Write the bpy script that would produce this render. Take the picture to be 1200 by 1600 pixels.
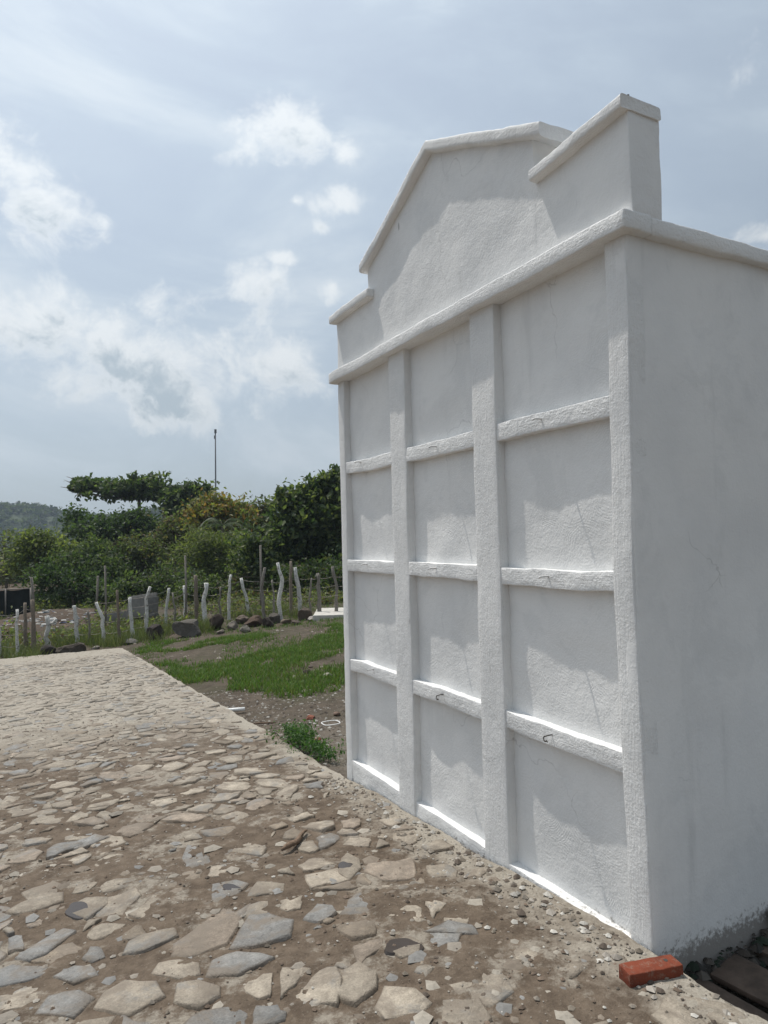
import bpy, math, random
import numpy as np
from mathutils import Matrix, Vector

for o in list(bpy.data.objects):
    bpy.data.objects.remove(o)
scene = bpy.context.scene
COL = scene.collection

# ------------------------------------------------------------------ camera
F_PX = 1065.2
CAM = np.array([-2.0243, -1.8235, 1.55])
YAW, PITCH, ROLL = 0.4846, 0.0360, -0.0254
_f = np.array([math.sin(YAW)*math.cos(PITCH), math.cos(YAW)*math.cos(PITCH), math.sin(PITCH)])
_r = np.array([math.cos(YAW), -math.sin(YAW), 0.0])
_u = np.cross(_r, _f)
RIGHT = math.cos(ROLL)*_r + math.sin(ROLL)*_u
UP = -math.sin(ROLL)*_r + math.cos(ROLL)*_u
FWD = _f
cam_data = bpy.data.cameras.new('camera')
cam = bpy.data.objects.new('camera', cam_data)
COL.objects.link(cam)
cam_data.sensor_fit = 'HORIZONTAL'
cam_data.sensor_width = 36.0
cam_data.lens = 36.0*F_PX/1200.0
cam_data.clip_start = 0.05
cam_data.clip_end = 6000.0
M = Matrix(((RIGHT[0], UP[0], -FWD[0], CAM[0]), (RIGHT[1], UP[1], -FWD[1], CAM[1]),
            (RIGHT[2], UP[2], -FWD[2], CAM[2]), (0, 0, 0, 1)))
cam.matrix_world = M
scene.camera = cam

# ------------------------------------------------------------------ exposure
scene.view_settings.view_transform = 'Standard'
scene.view_settings.look = 'None'
scene.view_settings.exposure = 0.0
scene.view_settings.gamma = 1.0
scene.view_settings.use_curve_mapping = False
scene.cycles.use_denoising = True
scene.cycles.max_bounces = 6
scene.cycles.volume_bounces = 0

# ------------------------------------------------------------------ sun
SUN_TO = np.array([-0.049, 0.140, 0.350])            # towards the sun
SUN_TO /= np.linalg.norm(SUN_TO)
SUN_EL = math.asin(SUN_TO[2])
SUN_AZ = math.atan2(SUN_TO[0], SUN_TO[1])            # clockwise from +Y
sun_data = bpy.data.lights.new('sun', 'SUN')
sun_data.energy = 3.6
sun_data.angle = math.radians(0.6)
sun_data.color = (1.0, 0.955, 0.89)
sun = bpy.data.objects.new('sun', sun_data)
COL.objects.link(sun)
sun.rotation_euler = Vector(SUN_TO).to_track_quat('Z', 'Y').to_euler()

def ray(px, py):
    return FWD + RIGHT*(px-600)/F_PX - UP*(py-800)/F_PX

def at(px, py, depth):
    return CAM + ray(px, py)*depth

# ------------------------------------------------------------------ node helpers
class NT:
    def __init__(self, tree):
        self.t = tree
        tree.nodes.clear()
    def n(self, kind, ins=None, **props):
        nd = self.t.nodes.new(kind)
        for k, v in props.items():
            setattr(nd, k, v)
        if ins:
            for k, v in ins.items():
                s = nd.inputs[k]
                if isinstance(v, bpy.types.NodeSocket):
                    self.t.links.new(v, s)
                else:
                    s.default_value = v
        return nd
    def math(self, op, a, b=None, c=None, clamp=False):
        ins = {0: a}
        if b is not None: ins[1] = b
        if c is not None: ins[2] = c
        return self.n('ShaderNodeMath', ins, operation=op, use_clamp=clamp).outputs[0]
    def mix(self, fac, a, b, blend='MIX'):
        nd = self.n('ShaderNodeMix', None, data_type='RGBA', blend_type=blend)
        for k, v in ((0, fac), (6, a), (7, b)):
            s = nd.inputs[k]
            if isinstance(v, bpy.types.NodeSocket): self.t.links.new(v, s)
            else: s.default_value = v if k == 0 else (*v, 1) if len(v) == 3 else v
        return nd.outputs[2]
    def noise(self, vec, scale, detail=4, rough=0.55, dist=0.0):
        return self.n('ShaderNodeTexNoise', {'Vector': vec, 'Scale': scale, 'Detail': detail, 'Roughness': rough, 'Distortion': dist}).outputs[0]
    def ramp(self, v, a, b, lo=0.0, hi=1.0, smooth=True):
        nd = self.n('ShaderNodeMapRange', {0: v, 1: a, 2: b, 3: lo, 4: hi})
        nd.interpolation_type = 'SMOOTHSTEP' if smooth else 'LINEAR'
        nd.clamp = True
        return nd.outputs[0]

# ------------------------------------------------------------------ world / sky
world = bpy.data.worlds.new('World')
scene.world = world
world.use_nodes = True
g = NT(world.node_tree)
tc = g.n('ShaderNodeTexCoord').outputs['Generated']
sky = g.n('ShaderNodeTexSky', None, sky_type='NISHITA', sun_disc=False)
sky.sun_elevation = SUN_EL
sky.sun_rotation = SUN_AZ
sky.air_density = 1.0
sky.dust_density = 3.0
sky.ozone_density = 1.0
sky_s = g.n('ShaderNodeVectorMath', {0: sky.outputs[0], 3: 0.10}, operation='SCALE').outputs[0]
sep = g.n('ShaderNodeSeparateXYZ', {0: tc})
az = g.math('ARCTAN2', sep.outputs[0], sep.outputs[1])
el = g.math('ARCSINE', sep.outputs[2])
warp = g.n('ShaderNodeVectorMath', {0: tc, 1: g.n('ShaderNodeVectorMath', {0: g.n('ShaderNodeTexNoise', {'Vector': tc, 'Scale': 7.0, 'Detail': 4.0}).outputs[1], 3: 0.09}, operation='SCALE').outputs[0]}, operation='ADD').outputs[0]
fb_big = g.noise(tc, 3.2, 3, 0.5)
veil = g.noise(g.n('ShaderNodeVectorMath', {0: tc, 1: (1.0, 1.0, 2.6)}, operation='MULTIPLY').outputs[0], 2.1, 6, 0.6, 0.6)

def sph(px, py):
    d = ray(px, py); d = d/np.linalg.norm(d)
    return math.atan2(d[0], d[1]), math.asin(d[2])

def blob_field(blobs, el_):
    acc = None
    for (px, py, rx, ry, w) in blobs:
        u0, v0 = sph(px, py)
        u1, _ = sph(px+rx, py); _, v1 = sph(px, py-ry)
        a, b = abs(u1-u0), abs(v1-v0)
        du = g.math('MULTIPLY', g.math('SUBTRACT', az, u0), 1.0/a)
        dv = g.math('MULTIPLY', g.math('SUBTRACT', el_, v0), 1.0/b)
        d2 = g.math('ADD', g.math('MULTIPLY', du, du), g.math('MULTIPLY', dv, dv))
        e = g.math('SUBTRACT', g.math('SUBTRACT', 1.0, g.math('SQRT', d2)), (1.0-w)*0.62)
        acc = e if acc is None else g.math('MAXIMUM', acc, e)
    return g.math('MAXIMUM', acc, -1.0)

CLOUDS = [(450, 205, 72, 54, 1.0), (538, 235, 32, 44, .40), (530, 316, 54, 30, .9), (462, 314, 22, 14, .45),
          (500, 356, 30, 22, .40), (437, 403, 34, 16, .55), (412, 446, 46, 54, .70), (62, 310, 104, 88, .9), (40, 285, 54, 54, .85),
          (165, 350, 64, 36, .45), (60, 512, 112, 70, 1.0), (215, 555, 132, 92, 1.0), (262, 628, 122, 54, 1.0),
          (448, 576, 104, 52, .85), (140, 600, 80, 54, .9), (1195, 368, 56, 30, .9), (518, 446, 26, 26, .35), (1160, 120, 70, 70, .3)]
away = g.ramp(g.math('ABSOLUTE', g.math('SUBTRACT', az, YAW)), 0.60, 0.95)
generic = g.math('SUBTRACT', g.math('MULTIPLY', g.math('ADD', g.math('MULTIPLY', g.math('SUBTRACT', fb_big, 0.60), 4.5), 1.0), away), 1.0)
def cloud_density(lift):
    p = warp if lift == 0 else g.n('ShaderNodeVectorMath', {0: warp, 1: (0, 0, lift)}, operation='ADD').outputs[0]
    e_ = el if lift == 0 else g.math('ADD', el, lift)
    a = g.math('MULTIPLY', g.math('SUBTRACT', g.noise(p, 10.0, 12, 0.62), 0.5), 3.6)
    b = g.math('MULTIPLY', g.math('SUBTRACT', g.noise(p, 27.0, 10, 0.66), 0.5), 1.5)
    return g.math('ADD', g.math('MAXIMUM', blob_field(CLOUDS, e_), generic), g.math('ADD', a, b))
dens = cloud_density(0.0)
above = cloud_density(0.034)
cloud = g.ramp(dens, -0.20, 0.78)
dark = g.math('MULTIPLY', g.ramp(above, 0.0, 0.95), g.ramp(dens, 0.28, 0.95))
ccol = g.mix(dark, (0.86, 0.90, 0.925), (0.46, 0.545, 0.615))
veil_f = g.ramp(veil, 0.30, 0.72, 0.58, 0.90)
base = g.mix(veil_f, sky_s, (0.595, 0.695, 0.785))
base = g.mix(g.ramp(veil, 0.46, 0.70, 0.0, 0.60), base, (0.725, 0.785, 0.845))
skyc = g.mix(g.math('MULTIPLY', cloud, 0.82), base, ccol)
# hazy air scatters forward: the sky pales smoothly towards the sun and deepens away from it
cosa = g.n('ShaderNodeVectorMath', {0: tc, 1: tuple(SUN_TO)}, operation='DOT_PRODUCT').outputs['Value']
half = g.math('MULTIPLY', g.math('ADD', cosa, 1.0), 0.5)
phase = g.math('ADD', g.math('MULTIPLY', g.math('MULTIPLY', half, half), 0.92), 0.405)
skyc = g.n('ShaderNodeVectorMath', {0: skyc, 3: phase}, operation='SCALE').outputs[0]
bg = g.n('ShaderNodeBackground', {0: skyc, 1: 1.0})
# Background strength carries the sky's scale: the Sky Texture itself enters at 0.10
out = g.n('ShaderNodeOutputWorld', {0: bg.outputs[0]})

# ------------------------------------------------------------------ numpy noise
_rng = np.random.default_rng(7)
_perm = _rng.random(65536)
def _h(i, j, k):
    return _perm[((i*73856093) ^ (j*19349663) ^ (k*83492791)) & 65535]
def vnoise(P):
    P = np.asarray(P, float)
    I = np.floor(P).astype(np.int64); f = P-I; f = f*f*(3-2*f)
    i, j, k = I[..., 0], I[..., 1], I[..., 2]; x, y, z = f[..., 0], f[..., 1], f[..., 2]
    def L(a, b, t): return a+(b-a)*t
    c = L(L(L(_h(i, j, k), _h(i+1, j, k), x), L(_h(i, j+1, k), _h(i+1, j+1, k), x), y),
          L(L(_h(i, j, k+1), _h(i+1, j, k+1), x), L(_h(i, j+1, k+1), _h(i+1, j+1, k+1), x), y), z)
    return c*2-1
def fbm(P, octv=4, rough=0.5):
    P = np.asarray(P, float); s = 0; a = 1.0
    for q in range(octv):
        s = s+a*vnoise(P*(2.03**q)+17.3*q); a *= rough
    return s
def sstep(a, b, x):
    t = np.clip((np.asarray(x, float)-a)/(b-a), 0, 1); return t*t*(3-2*t)

# ------------------------------------------------------------------ mesh helpers
def mesh_np(name, V, quads=None, tris=None, col=None, smooth=False):
    me = bpy.data.meshes.new(name)
    V = np.asarray(V, np.float32).reshape(-1, 3)
    me.vertices.add(len(V)); me.vertices.foreach_set('co', V.ravel())
    loops = []; starts = []; n = 0
    if quads is not None and len(quads):
        q = np.asarray(quads, np.int32).reshape(-1, 4); loops.append(q.ravel())
        starts.append(np.arange(len(q))*4); n = q.size
    if tris is not None and len(tris):
        t = np.asarray(tris, np.int32).reshape(-1, 3); loops.append(t.ravel())
        starts.append(n+np.arange(len(t))*3)
    L = np.concatenate(loops); S = np.concatenate(starts).astype(np.int32)
    me.loops.add(len(L)); me.loops.foreach_set('vertex_index', L)
    me.polygons.add(len(S)); me.polygons.foreach_set('loop_start', S)
    me.polygons.foreach_set('use_smooth', np.full(len(S), smooth, dtype=bool))
    if col is not None:
        c = np.asarray(col, np.float32).reshape(-1, 3)
        a = me.color_attributes.new('col', 'FLOAT_COLOR', 'POINT')
        a.data.foreach_set('color', np.concatenate([c, np.ones((len(c), 1), np.float32)], 1).ravel())
    me.update(calc_edges=True)
    me.validate()
    return me
def link(name, me, mat=None, parent=None, loc=None, label=None, cat=None, group=None, kind=None):
    o = bpy.data.objects.new(name, me); COL.objects.link(o)
    if mat is not None and me is not None and not me.materials: me.materials.append(mat)
    if parent is not None: o.parent = parent
    if loc is not None: o.location = loc
    if label: o['label'] = label
    if cat: o['category'] = cat
    if group: o['group'] = group
    if kind or cat: o['kind'] = kind or 'thing'
    return o
def empty(name, loc, label=None, cat=None, group=None, kind=None):
    return link(name, None, loc=tuple(float(v) for v in loc), label=label, cat=cat, group=group, kind=kind)
class MB:
    def __init__(self): self.V = []; self.Q = []; self.T = []; self.C = []; self.n = 0
    def add(self, V, Q=None, T=None, C=None):
        V = np.asarray(V, float).reshape(-1, 3)
        self.V.append(V)
        if Q is not None and len(Q): self.Q.append(np.asarray(Q).reshape(-1, 4)+self.n)
        if T is not None and len(T): self.T.append(np.asarray(T).reshape(-1, 3)+self.n)
        if C is not None:
            C = np.asarray(C, float)
            self.C.append(np.broadcast_to(C, (len(V), 3)) if C.ndim == 1 else C)
        self.n += len(V)
    def mesh(self, name, smooth=False, org=None):
        V = np.concatenate(self.V)
        if org is not None: V = V-np.asarray(org, float)
        return mesh_np(name, V, np.concatenate(self.Q) if self.Q else None, np.concatenate(self.T) if self.T else None,
                       np.concatenate(self.C) if self.C else None, smooth)
def tube(pts, rad, sides=8, caps=True, wob=0.0, seed=0):
    pts = np.asarray(pts, float); n = len(pts)
    rad = np.broadcast_to(np.asarray(rad, float), (n,))
    rg = np.random.default_rng(seed)
    V = []; up = np.array([0.13, 0.31, 0.94])
    for i in range(n):
        t = pts[min(i+1, n-1)]-pts[max(i-1, 0)]; t = t/(np.linalg.norm(t)+1e-9)
        a = np.cross(t, up)
        if np.linalg.norm(a) < .2: a = np.cross(t, np.array([1., 0, 0]))
        a /= np.linalg.norm(a); b = np.cross(t, a)
        for k in range(sides):
            th = 2*math.pi*k/sides; rr = rad[i]*(1+wob*(rg.random()-.5))
            V.append(pts[i]+rr*(math.cos(th)*a+math.sin(th)*b))
    Q = [(i*sides+k, i*sides+(k+1) % sides, (i+1)*sides+(k+1) % sides, (i+1)*sides+k) for i in range(n-1) for k in range(sides)]
    T = []
    if caps:
        V.append(pts[0]); V.append(pts[-1]); c0 = n*sides; c1 = c0+1
        T += [(c0, (k+1) % sides, k) for k in range(sides)]
        T += [(c1, (n-1)*sides+k, (n-1)*sides+(k+1) % sides) for k in range(sides)]
    return np.array(V), Q, T
def axis_pts(lo, hi, r, seg):
    r = min(r, (hi-lo)*.45)
    n = max(1, int(round((hi-lo-2*r)/seg)))
    return np.concatenate([[lo, lo+.35*r], np.linspace(lo+r, hi-r, n+1), [hi-.35*r, hi]])
def rbox(lo, hi, r=0.01, seg=0.05):
    lo = np.asarray(lo, float); hi = np.asarray(hi, float)
    A = [axis_pts(lo[k], hi[k], r, seg) for k in range(3)]
    V = []; Q = []; idx = {}
    N = [len(a) for a in A]
    def vid(t):
        if t not in idx:
            idx[t] = len(V); V.append((A[0][t[0]], A[1][t[1]], A[2][t[2]]))
        return idx[t]
    for ax in range(3):
        u, v = (ax+1) % 3, (ax+2) % 3
        for side in (0, N[ax]-1):
            for i in range(N[u]-1):
                for j in range(N[v]-1):
                    q = []
                    for (di, dj) in ((0, 0), (1, 0), (1, 1), (0, 1)):
                        t = [0, 0, 0]; t[ax] = side; t[u] = i+di; t[v] = j+dj; q.append(vid(tuple(t)))
                    Q.append(q if side else q[::-1])
    V = np.array(V)
    rr = np.minimum(r, (hi-lo)*.45)
    inner = np.clip(V, lo+rr, hi-rr); d = (V-inner)/rr
    L = np.linalg.norm(d, axis=1, keepdims=True); L[L == 0] = 1
    V = inner+d/L*rr
    return V, np.array(Q)
def sweep(ys, top, bot, x0, x1, r=0.008, zseg=0.08):
    """bar swept along Y with rounded section between bot(y) and top(y), x0..x1"""
    V = []; ys = np.asarray(ys, float); sec = []
    def corner(cx, cz, a0):
        return [(cx, cz, a0+k*math.pi/6) for k in range(4)]
    zt0 = top(ys[0])-bot(ys[0]); nz = max(1, int(max(top(y)-bot(y) for y in ys)/zseg)); nx = 3
    for y in ys:
        zt, zb = top(y), bot(y); ring = []
        cs = [(x0+r, zb+r, math.pi), (x0+r, zt-r, math.pi/2), (x1-r, zt-r, 0), (x1-r, zb+r, -math.pi/2)]
        ring += [(cs[0][0]+r*math.cos(1.5*math.pi-k*math.pi/6), cs[0][1]+r*math.sin(1.5*math.pi-k*math.pi/6)) for k in range(4)]
        ring += [(x0, zb+r+(zt-zb-2*r)*k/(nz+1)) for k in range(1, nz+1)]
        ring += [(cs[1][0]+r*math.cos(math.pi-k*math.pi/6), cs[1][1]+r*math.sin(math.pi-k*math.pi/6)) for k in range(4)]
        ring += [(x0+r+(x1-x0-2*r)*k/(nx+1), zt) for k in range(1, nx+1)]
        ring += [(cs[2][0]+r*math.cos(math.pi/2-k*math.pi/6), cs[2][1]+r*math.sin(math.pi/2-k*math.pi/6)) for k in range(4)]
        ring += [(x1, zt-r-(zt-zb-2*r)*k/(nz+1)) for k in range(1, nz+1)]
        ring += [(cs[3][0]+r*math.cos(-k*math.pi/6), cs[3][1]+r*math.sin(-k*math.pi/6)) for k in range(4)]
        ring += [(x1-r-(x1-x0-2*r)*k/(nx+1), zb) for k in range(1, nx+1)]
        sec.append([(x, y, z) for x, z in ring])
    m = len(sec[0]); V = [p for s in sec for p in s]
    Q = [(i*m+k, (i+1)*m+k, (i+1)*m+(k+1) % m, i*m+(k+1) % m) for i in range(len(ys)-1) for k in range(m)]
    T = []
    for e, base in ((0, 0), (1, (len(ys)-1)*m)):
        ring = sec[0 if e == 0 else -1]; c = len(V); V.append(tuple(np.mean(np.array(ring), 0))); base = len(V); V += ring
        for k in range(m):
            T.append((c, base+k, base+(k+1) % m) if e == 0 else (c, base+(k+1) % m, base+k))
    return np.array(V), Q, T

# ------------------------------------------------------------------ materials
def new_mat(name):
    m = bpy.data.materials.new(name); m.use_nodes = True
    return m, NT(m.node_tree)
def finish(g, color, rough=0.9, bump=None, bstr=0.3, bdist=0.01, spec=0.3, extra=None, normal=None):
    ins = {'Base Color': color if isinstance(color, bpy.types.NodeSocket) else (*color, 1), 'Roughness': rough, 'Specular IOR Level': spec}
    if extra: ins.update(extra)
    if bump is not None:
        b = g.n('ShaderNodeBump', {'Height': bump, 'Strength': bstr, 'Distance': bdist})
        if normal is not None: g.t.links.new(normal, b.inputs['Normal'])
        ins['Normal'] = b.outputs[0]
    p = g.n('ShaderNodeBsdfPrincipled', ins)
    g.n('ShaderNodeOutputMaterial', {0: p.outputs[0]})
    return p

def plaster_mat(name, swirl=0.0, rough_amt=1.0, brush=0.0, dirt=1.0, streak=(1, 1, .12)):
    m, g = new_mat(name)
    pos = g.n('ShaderNodeNewGeometry').outputs['Position']
    big = g.noise(pos, 1.7, 5, 0.6)
    st = g.n('ShaderNodeVectorMath', {0: pos, 1: streak}, operation='MULTIPLY').outputs[0]
    stn = g.noise(st, 7.0, 6, 0.65)
    grain = g.noise(pos, 95.0, 3, 0.6)
    mid = g.noise(pos, 26.0, 4, 0.6)
    col = g.mix(g.ramp(big, 0.35, 0.75), (0.79, 0.785, 0.77), (0.70, 0.70, 0.695))
    col = g.mix(g.math('MULTIPLY', g.ramp(stn, 0.56, 0.78), 0.26*dirt), col, (0.46, 0.46, 0.455))
    col = g.mix(g.math('MULTIPLY', g.ramp(g.noise(pos, 2.6, 7, 0.7, 0.5), 0.50, 0.60), 0.30), col, (0.62, 0.625, 0.62))
    cw = g.n('ShaderNodeVectorMath', {0: pos, 1: g.n('ShaderNodeVectorMath', {0: g.n('ShaderNodeTexNoise', {'Vector': pos, 'Scale': 4.0, 'Detail': 6.0}).outputs[1], 3: 0.35}, operation='SCALE').outputs[0]}, operation='ADD').outputs[0]
    ck = g.n('ShaderNodeTexVoronoi', {'Vector': cw, 'Scale': 1.3}, feature='DISTANCE_TO_EDGE').outputs['Distance']
    ckm = g.math('MULTIPLY', g.ramp(ck, 0.0, 0.0045, 1.0, 0.0), g.ramp(g.noise(pos, 1.4, 3), 0.52, 0.60))
    col = g.mix(g.math('MULTIPLY', ckm, 0.40*dirt), col, (0.32, 0.315, 0.305))
    # splashed earth along the foot of the wall, height above the sloping paving
    sx = g.n('ShaderNodeSeparateXYZ', {0: pos})
    hgt = g.math('ADD', sx.outputs[2], g.math('MULTIPLY', sx.outputs[1], 0.06))
    spl = g.math('SUBTRACT', g.ramp(hgt, -0.08, 0.15, 1.0, 0.0, False), g.math('MULTIPLY', g.noise(pos, 38.0, 6, 0.75), 1.35))
    col = g.mix(g.math('MULTIPLY', g.ramp(spl, -0.05, 0.22), 0.8), col, (0.17, 0.15, 0.13))
    specks = g.n('ShaderNodeTexVoronoi', {'Vector': g.n('ShaderNodeVectorMath', {0: pos, 1: (1, 1, .35)}, operation='MULTIPLY').outputs[0], 'Scale': 7.0}, feature='F1')
    spk = g.math('MULTIPLY', g.ramp(specks.outputs['Distance'], 0.035, 0.085, 1.0, 0.0), g.ramp(g.n('ShaderNodeSeparateXYZ', {0: specks.outputs['Color']}).outputs[0], 0.86, 0.90))
    col = g.mix(g.math('MULTIPLY', spk, 0.5*dirt), col, (0.17, 0.16, 0.15))
    h = g.math('ADD', g.math('MULTIPLY', grain, 0.55*rough_amt), g.math('MULTIPLY', mid, 0.9*rough_amt))
    if brush:
        bn = g.noise(g.n('ShaderNodeVectorMath', {0: pos, 1: (1.0, .10 if brush < 0 else 1.0, 1.0 if brush < 0 else .10)}, operation='MULTIPLY').outputs[0], 120.0, 4, 0.7)
        h = g.math('ADD', h, g.math('MULTIPLY', bn, 0.9*abs(brush)))
    if swirl:
        wp = g.n('ShaderNodeVectorMath', {0: pos, 1: g.n('ShaderNodeVectorMath', {0: g.n('ShaderNodeTexNoise', {'Vector': pos, 'Scale': 5.0, 'Detail': 2.0}).outputs[1], 1: (.05, .05, .05)}, operation='MULTIPLY').outputs[0]}, operation='ADD').outputs[0]
        vo = g.n('ShaderNodeTexVoronoi', {'Vector': wp, 'Scale': 4.2}, feature='F1')
        dd = g.n('ShaderNodeVectorMath', {0: wp, 1: vo.outputs['Position']}, operation='DISTANCE').outputs['Value']
        wv = g.math('SINE', g.math('ADD', g.math('MULTIPLY', dd, 640.0), g.math('MULTIPLY', g.noise(pos, 14.0, 3), 5.0)))
        amp = g.math('MULTIPLY', g.ramp(g.noise(pos, 6.0, 3), 0.42, 0.62), g.ramp(g.noise(pos, 40.0, 3), 0.35, 0.6))
        h = g.math('ADD', h, g.math('MULTIPLY', g.math('MULTIPLY', wv, amp), 0.055*swirl))
    finish(g, col, 0.82, h, 0.75 if brush else 0.6, 0.0075, 0.25)
    return m
M_panel = plaster_mat('panel_plaster', swirl=1.0, rough_amt=0.8)
M_pilaster = plaster_mat('pilaster_plaster', rough_amt=0.9, brush=1.0)
M_rail = plaster_mat('rail_plaster', rough_amt=1.3, brush=-0.6)
M_wall = plaster_mat('side_plaster', rough_amt=0.45, dirt=1.5)
M_ped = plaster_mat('pediment_plaster', rough_amt=0.8, dirt=1.1, streak=(1.2, 1.6, .5))

def attr_mat(name, rough=0.9, var=0.25, nscale=40.0, bstr=0.4, bdist=0.01, spec=0.3, dust=None):
    m, g = new_mat(name)
    a = g.n('ShaderNodeVertexColor', None, layer_name='col').outputs[0]
    pos = g.n('ShaderNodeNewGeometry').outputs['Position']
    n1 = g.noise(pos, nscale, 5, 0.65)
    v = g.ramp(n1, 0.25, 0.75, 1.0-var, 1.0+var, False)
    c = g.n('ShaderNodeVectorMath', {0: a, 3: v}, operation='SCALE').outputs[0]
    if dust:
        n2 = g.noise(pos, dust[1], 6, 0.7)
        c = g.mix(g.ramp(n2, dust[2], dust[3]), c, dust[0])
    finish(g, c, rough, n1, bstr, bdist, spec)
    return m
def leaf_mat(name, trans=0.44, rough=0.55):
    m, g = new_mat(name)
    a = g.n('ShaderNodeVertexColor', None, layer_name='col').outputs[0]
    p = g.n('ShaderNodeBsdfPrincipled', {'Base Color': a, 'Roughness': rough, 'Specular IOR Level': 0.25})
    tcol = g.n('ShaderNodeVectorMath', {0: a, 1: (1.5, 1.7, .7)}, operation='MULTIPLY').outputs[0]
    t = g.n('ShaderNodeBsdfTranslucent', {0: tcol})
    mx = g.n('ShaderNodeMixShader', {0: trans, 1: p.outputs[0], 2: t.outputs[0]})
    g.n('ShaderNodeOutputMaterial', {0: mx.outputs[0]})
    return m
M_leaf = leaf_mat('leaf')
M_grass = leaf_mat('grass_blade', 0.25, 0.6)
M_bark = attr_mat('bark', 0.95, 0.35, 30.0, 0.6, 0.02)
m, g_ = new_mat('paving_stone'); M_stone = m
a_ = g_.n('ShaderNodeVertexColor', None, layer_name='col').outputs[0]
pos = g_.n('ShaderNodeNewGeometry').outputs['Position']
n1 = g_.noise(pos, 22.0, 8, 0.7); n2 = g_.noise(pos, 6.0, 6, 0.65, 0.6); n3 = g_.noise(pos, 130.0, 4, 0.7)
c = g_.n('ShaderNodeVectorMath', {0: a_, 3: g_.ramp(n1, 0.28, 0.72, 0.62, 1.30, False)}, operation='SCALE').outputs[0]
c = g_.n('ShaderNodeVectorMath', {0: c, 3: g_.ramp(n3, 0.3, 0.7, 0.78, 1.18, False)}, operation='SCALE').outputs[0]
c = g_.mix(g_.math('MULTIPLY', g_.ramp(g_.noise(pos, 4.0, 5, 0.7, 0.4), 0.52, 0.66), 0.55), c, (0.19, 0.195, 0.195))
c = g_.mix(g_.math('MULTIPLY', g_.ramp(n2, 0.44, 0.64), 0.8), c, (0.20, 0.168, 0.134))
vr = g_.n('ShaderNodeTexVoronoi', {'Vector': pos, 'Scale': 26.0}, feature='DISTANCE_TO_EDGE').outputs['Distance']
hh = g_.math('ADD', g_.math('ADD', n1, g_.math('MULTIPLY', n3, 0.45)), g_.math('MULTIPLY', g_.ramp(vr, 0.0, 0.08), 0.12))
finish(g_, c, 0.86, hh, 0.7, 0.013, 0.3)
M_rock = attr_mat('rock', 0.95, 0.35, 14.0, 0.7, 0.03)
M_pebble = attr_mat('pebble', 0.9, 0.2, 60.0, 0.3, 0.004)
M_post = attr_mat('post_wood', 0.9, 0.40, 28.0, 0.6, 0.012, 0.3, ((0.17, 0.145, 0.12), 13.0, 0.54, 0.66))
M_debris = attr_mat('debris', 0.8, 0.2, 12.0, 0.3, 0.01)
M_conc = attr_mat('concrete', 0.95, 0.25, 9.0, 0.5, 0.01)
def plain(name, c, rough=0.6, metal=0.0, nscale=30.0, var=0.3, bstr=0.3, bdist=0.004, spec=0.3):
    m, g = new_mat(name)
    pos = g.n('ShaderNodeNewGeometry').outputs['Position']
    n1 = g.noise(pos, nscale, 5, 0.65)
    v = g.ramp(n1, 0.25, 0.75, 1.0-var, 1.0+var, False)
    col = g.n('ShaderNodeVectorMath', {0: (c[0], c[1], c[2]), 3: v}, operation='SCALE').outputs[0]
    finish(g, col, rough, n1, bstr, bdist, spec, {'Metallic': metal})
    return m
M_iron = plain('iron_wire', (0.07, 0.062, 0.055), 0.7, 0.3, 80)
M_wire = plain('fence_wire', (0.22, 0.20, 0.18), 0.6, 0.6, 20)
M_wpaint = plain('painted_wire', (0.62, 0.62, 0.61), 0.8, 0, 80)
M_net = plain('shade_net', (0.012, 0.016, 0.015), 0.9, 0, 6)
M_pvc = plain('white_pvc', (0.72, 0.72, 0.70), 0.45, 0, 20, 0.08)
M_stick = plain('dead_wood', (0.17, 0.12, 0.085), 0.95, 0, 60, 0.45, 0.8, 0.006)
M_plank = plain('wet_plank', (0.085, 0.062, 0.048), 0.8, 0, 9, 0.6, 0.8, 0.008)
M_pole = plain('pole_steel', (0.16, 0.17, 0.18), 0.6, 0.2, 4)

# brick
m, g_ = new_mat('fired_brick'); M_brick = m
pos = g_.n('ShaderNodeNewGeometry').outputs['Position']
b1 = g_.noise(pos, 18.0, 4, 0.6); b2 = g_.noise(pos, 130.0, 4, 0.7)
bc = g_.mix(g_.ramp(b1, 0.35, 0.7), (0.200, 0.052, 0.028), (0.145, 0.040, 0.023))
bc = g_.mix(g_.math('MULTIPLY', g_.ramp(b2, 0.62, 0.75), 0.5), bc, (0.28, 0.12, 0.07))
bc = g_.mix(g_.math('MULTIPLY', g_.ramp(g_.noise(pos, 30.0, 6, 0.75), 0.50, 0.68), 0.6), bc, (0.23, 0.17, 0.13))
finish(g_, bc, 0.92, g_.math('ADD', b1, b2), 0.6, 0.004, 0.2)

# soil of the open ground
m, g_ = new_mat('field_soil'); M_soil = m
pos = g_.n('ShaderNodeNewGeometry').outputs['Position']
n1 = g_.noise(pos, 0.9, 6, 0.6); n2 = g_.noise(pos, 6.0, 6, 0.7); n3 = g_.noise(pos, 45.0, 4, 0.7)
c = g_.mix(g_.ramp(n2, 0.3, 0.7), (0.062, 0.050, 0.038), (0.112, 0.090, 0.069))
c = g_.mix(g_.math('MULTIPLY', g_.ramp(n1, 0.45, 0.7), 0.6), c, (0.055, 0.056, 0.030))
c = g_.mix(g_.math('MULTIPLY', g_.ramp(n3, 0.56, 0.72), 0.45), c, (0.19, 0.168, 0.142))
sx = g_.n('ShaderNodeSeparateXYZ', {0: pos})
gr = g_.math('MULTIPLY', g_.ramp(sx.outputs[1], 5.6, 2.8), g_.ramp(sx.outputs[0], -0.2, 0.4))
grv = g_.math('MULTIPLY', gr, g_.ramp(n3, 0.35, 0.55))
c = g_.mix(g_.math('MULTIPLY', grv, 0.75), c, (0.20, 0.180, 0.152))
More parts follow.
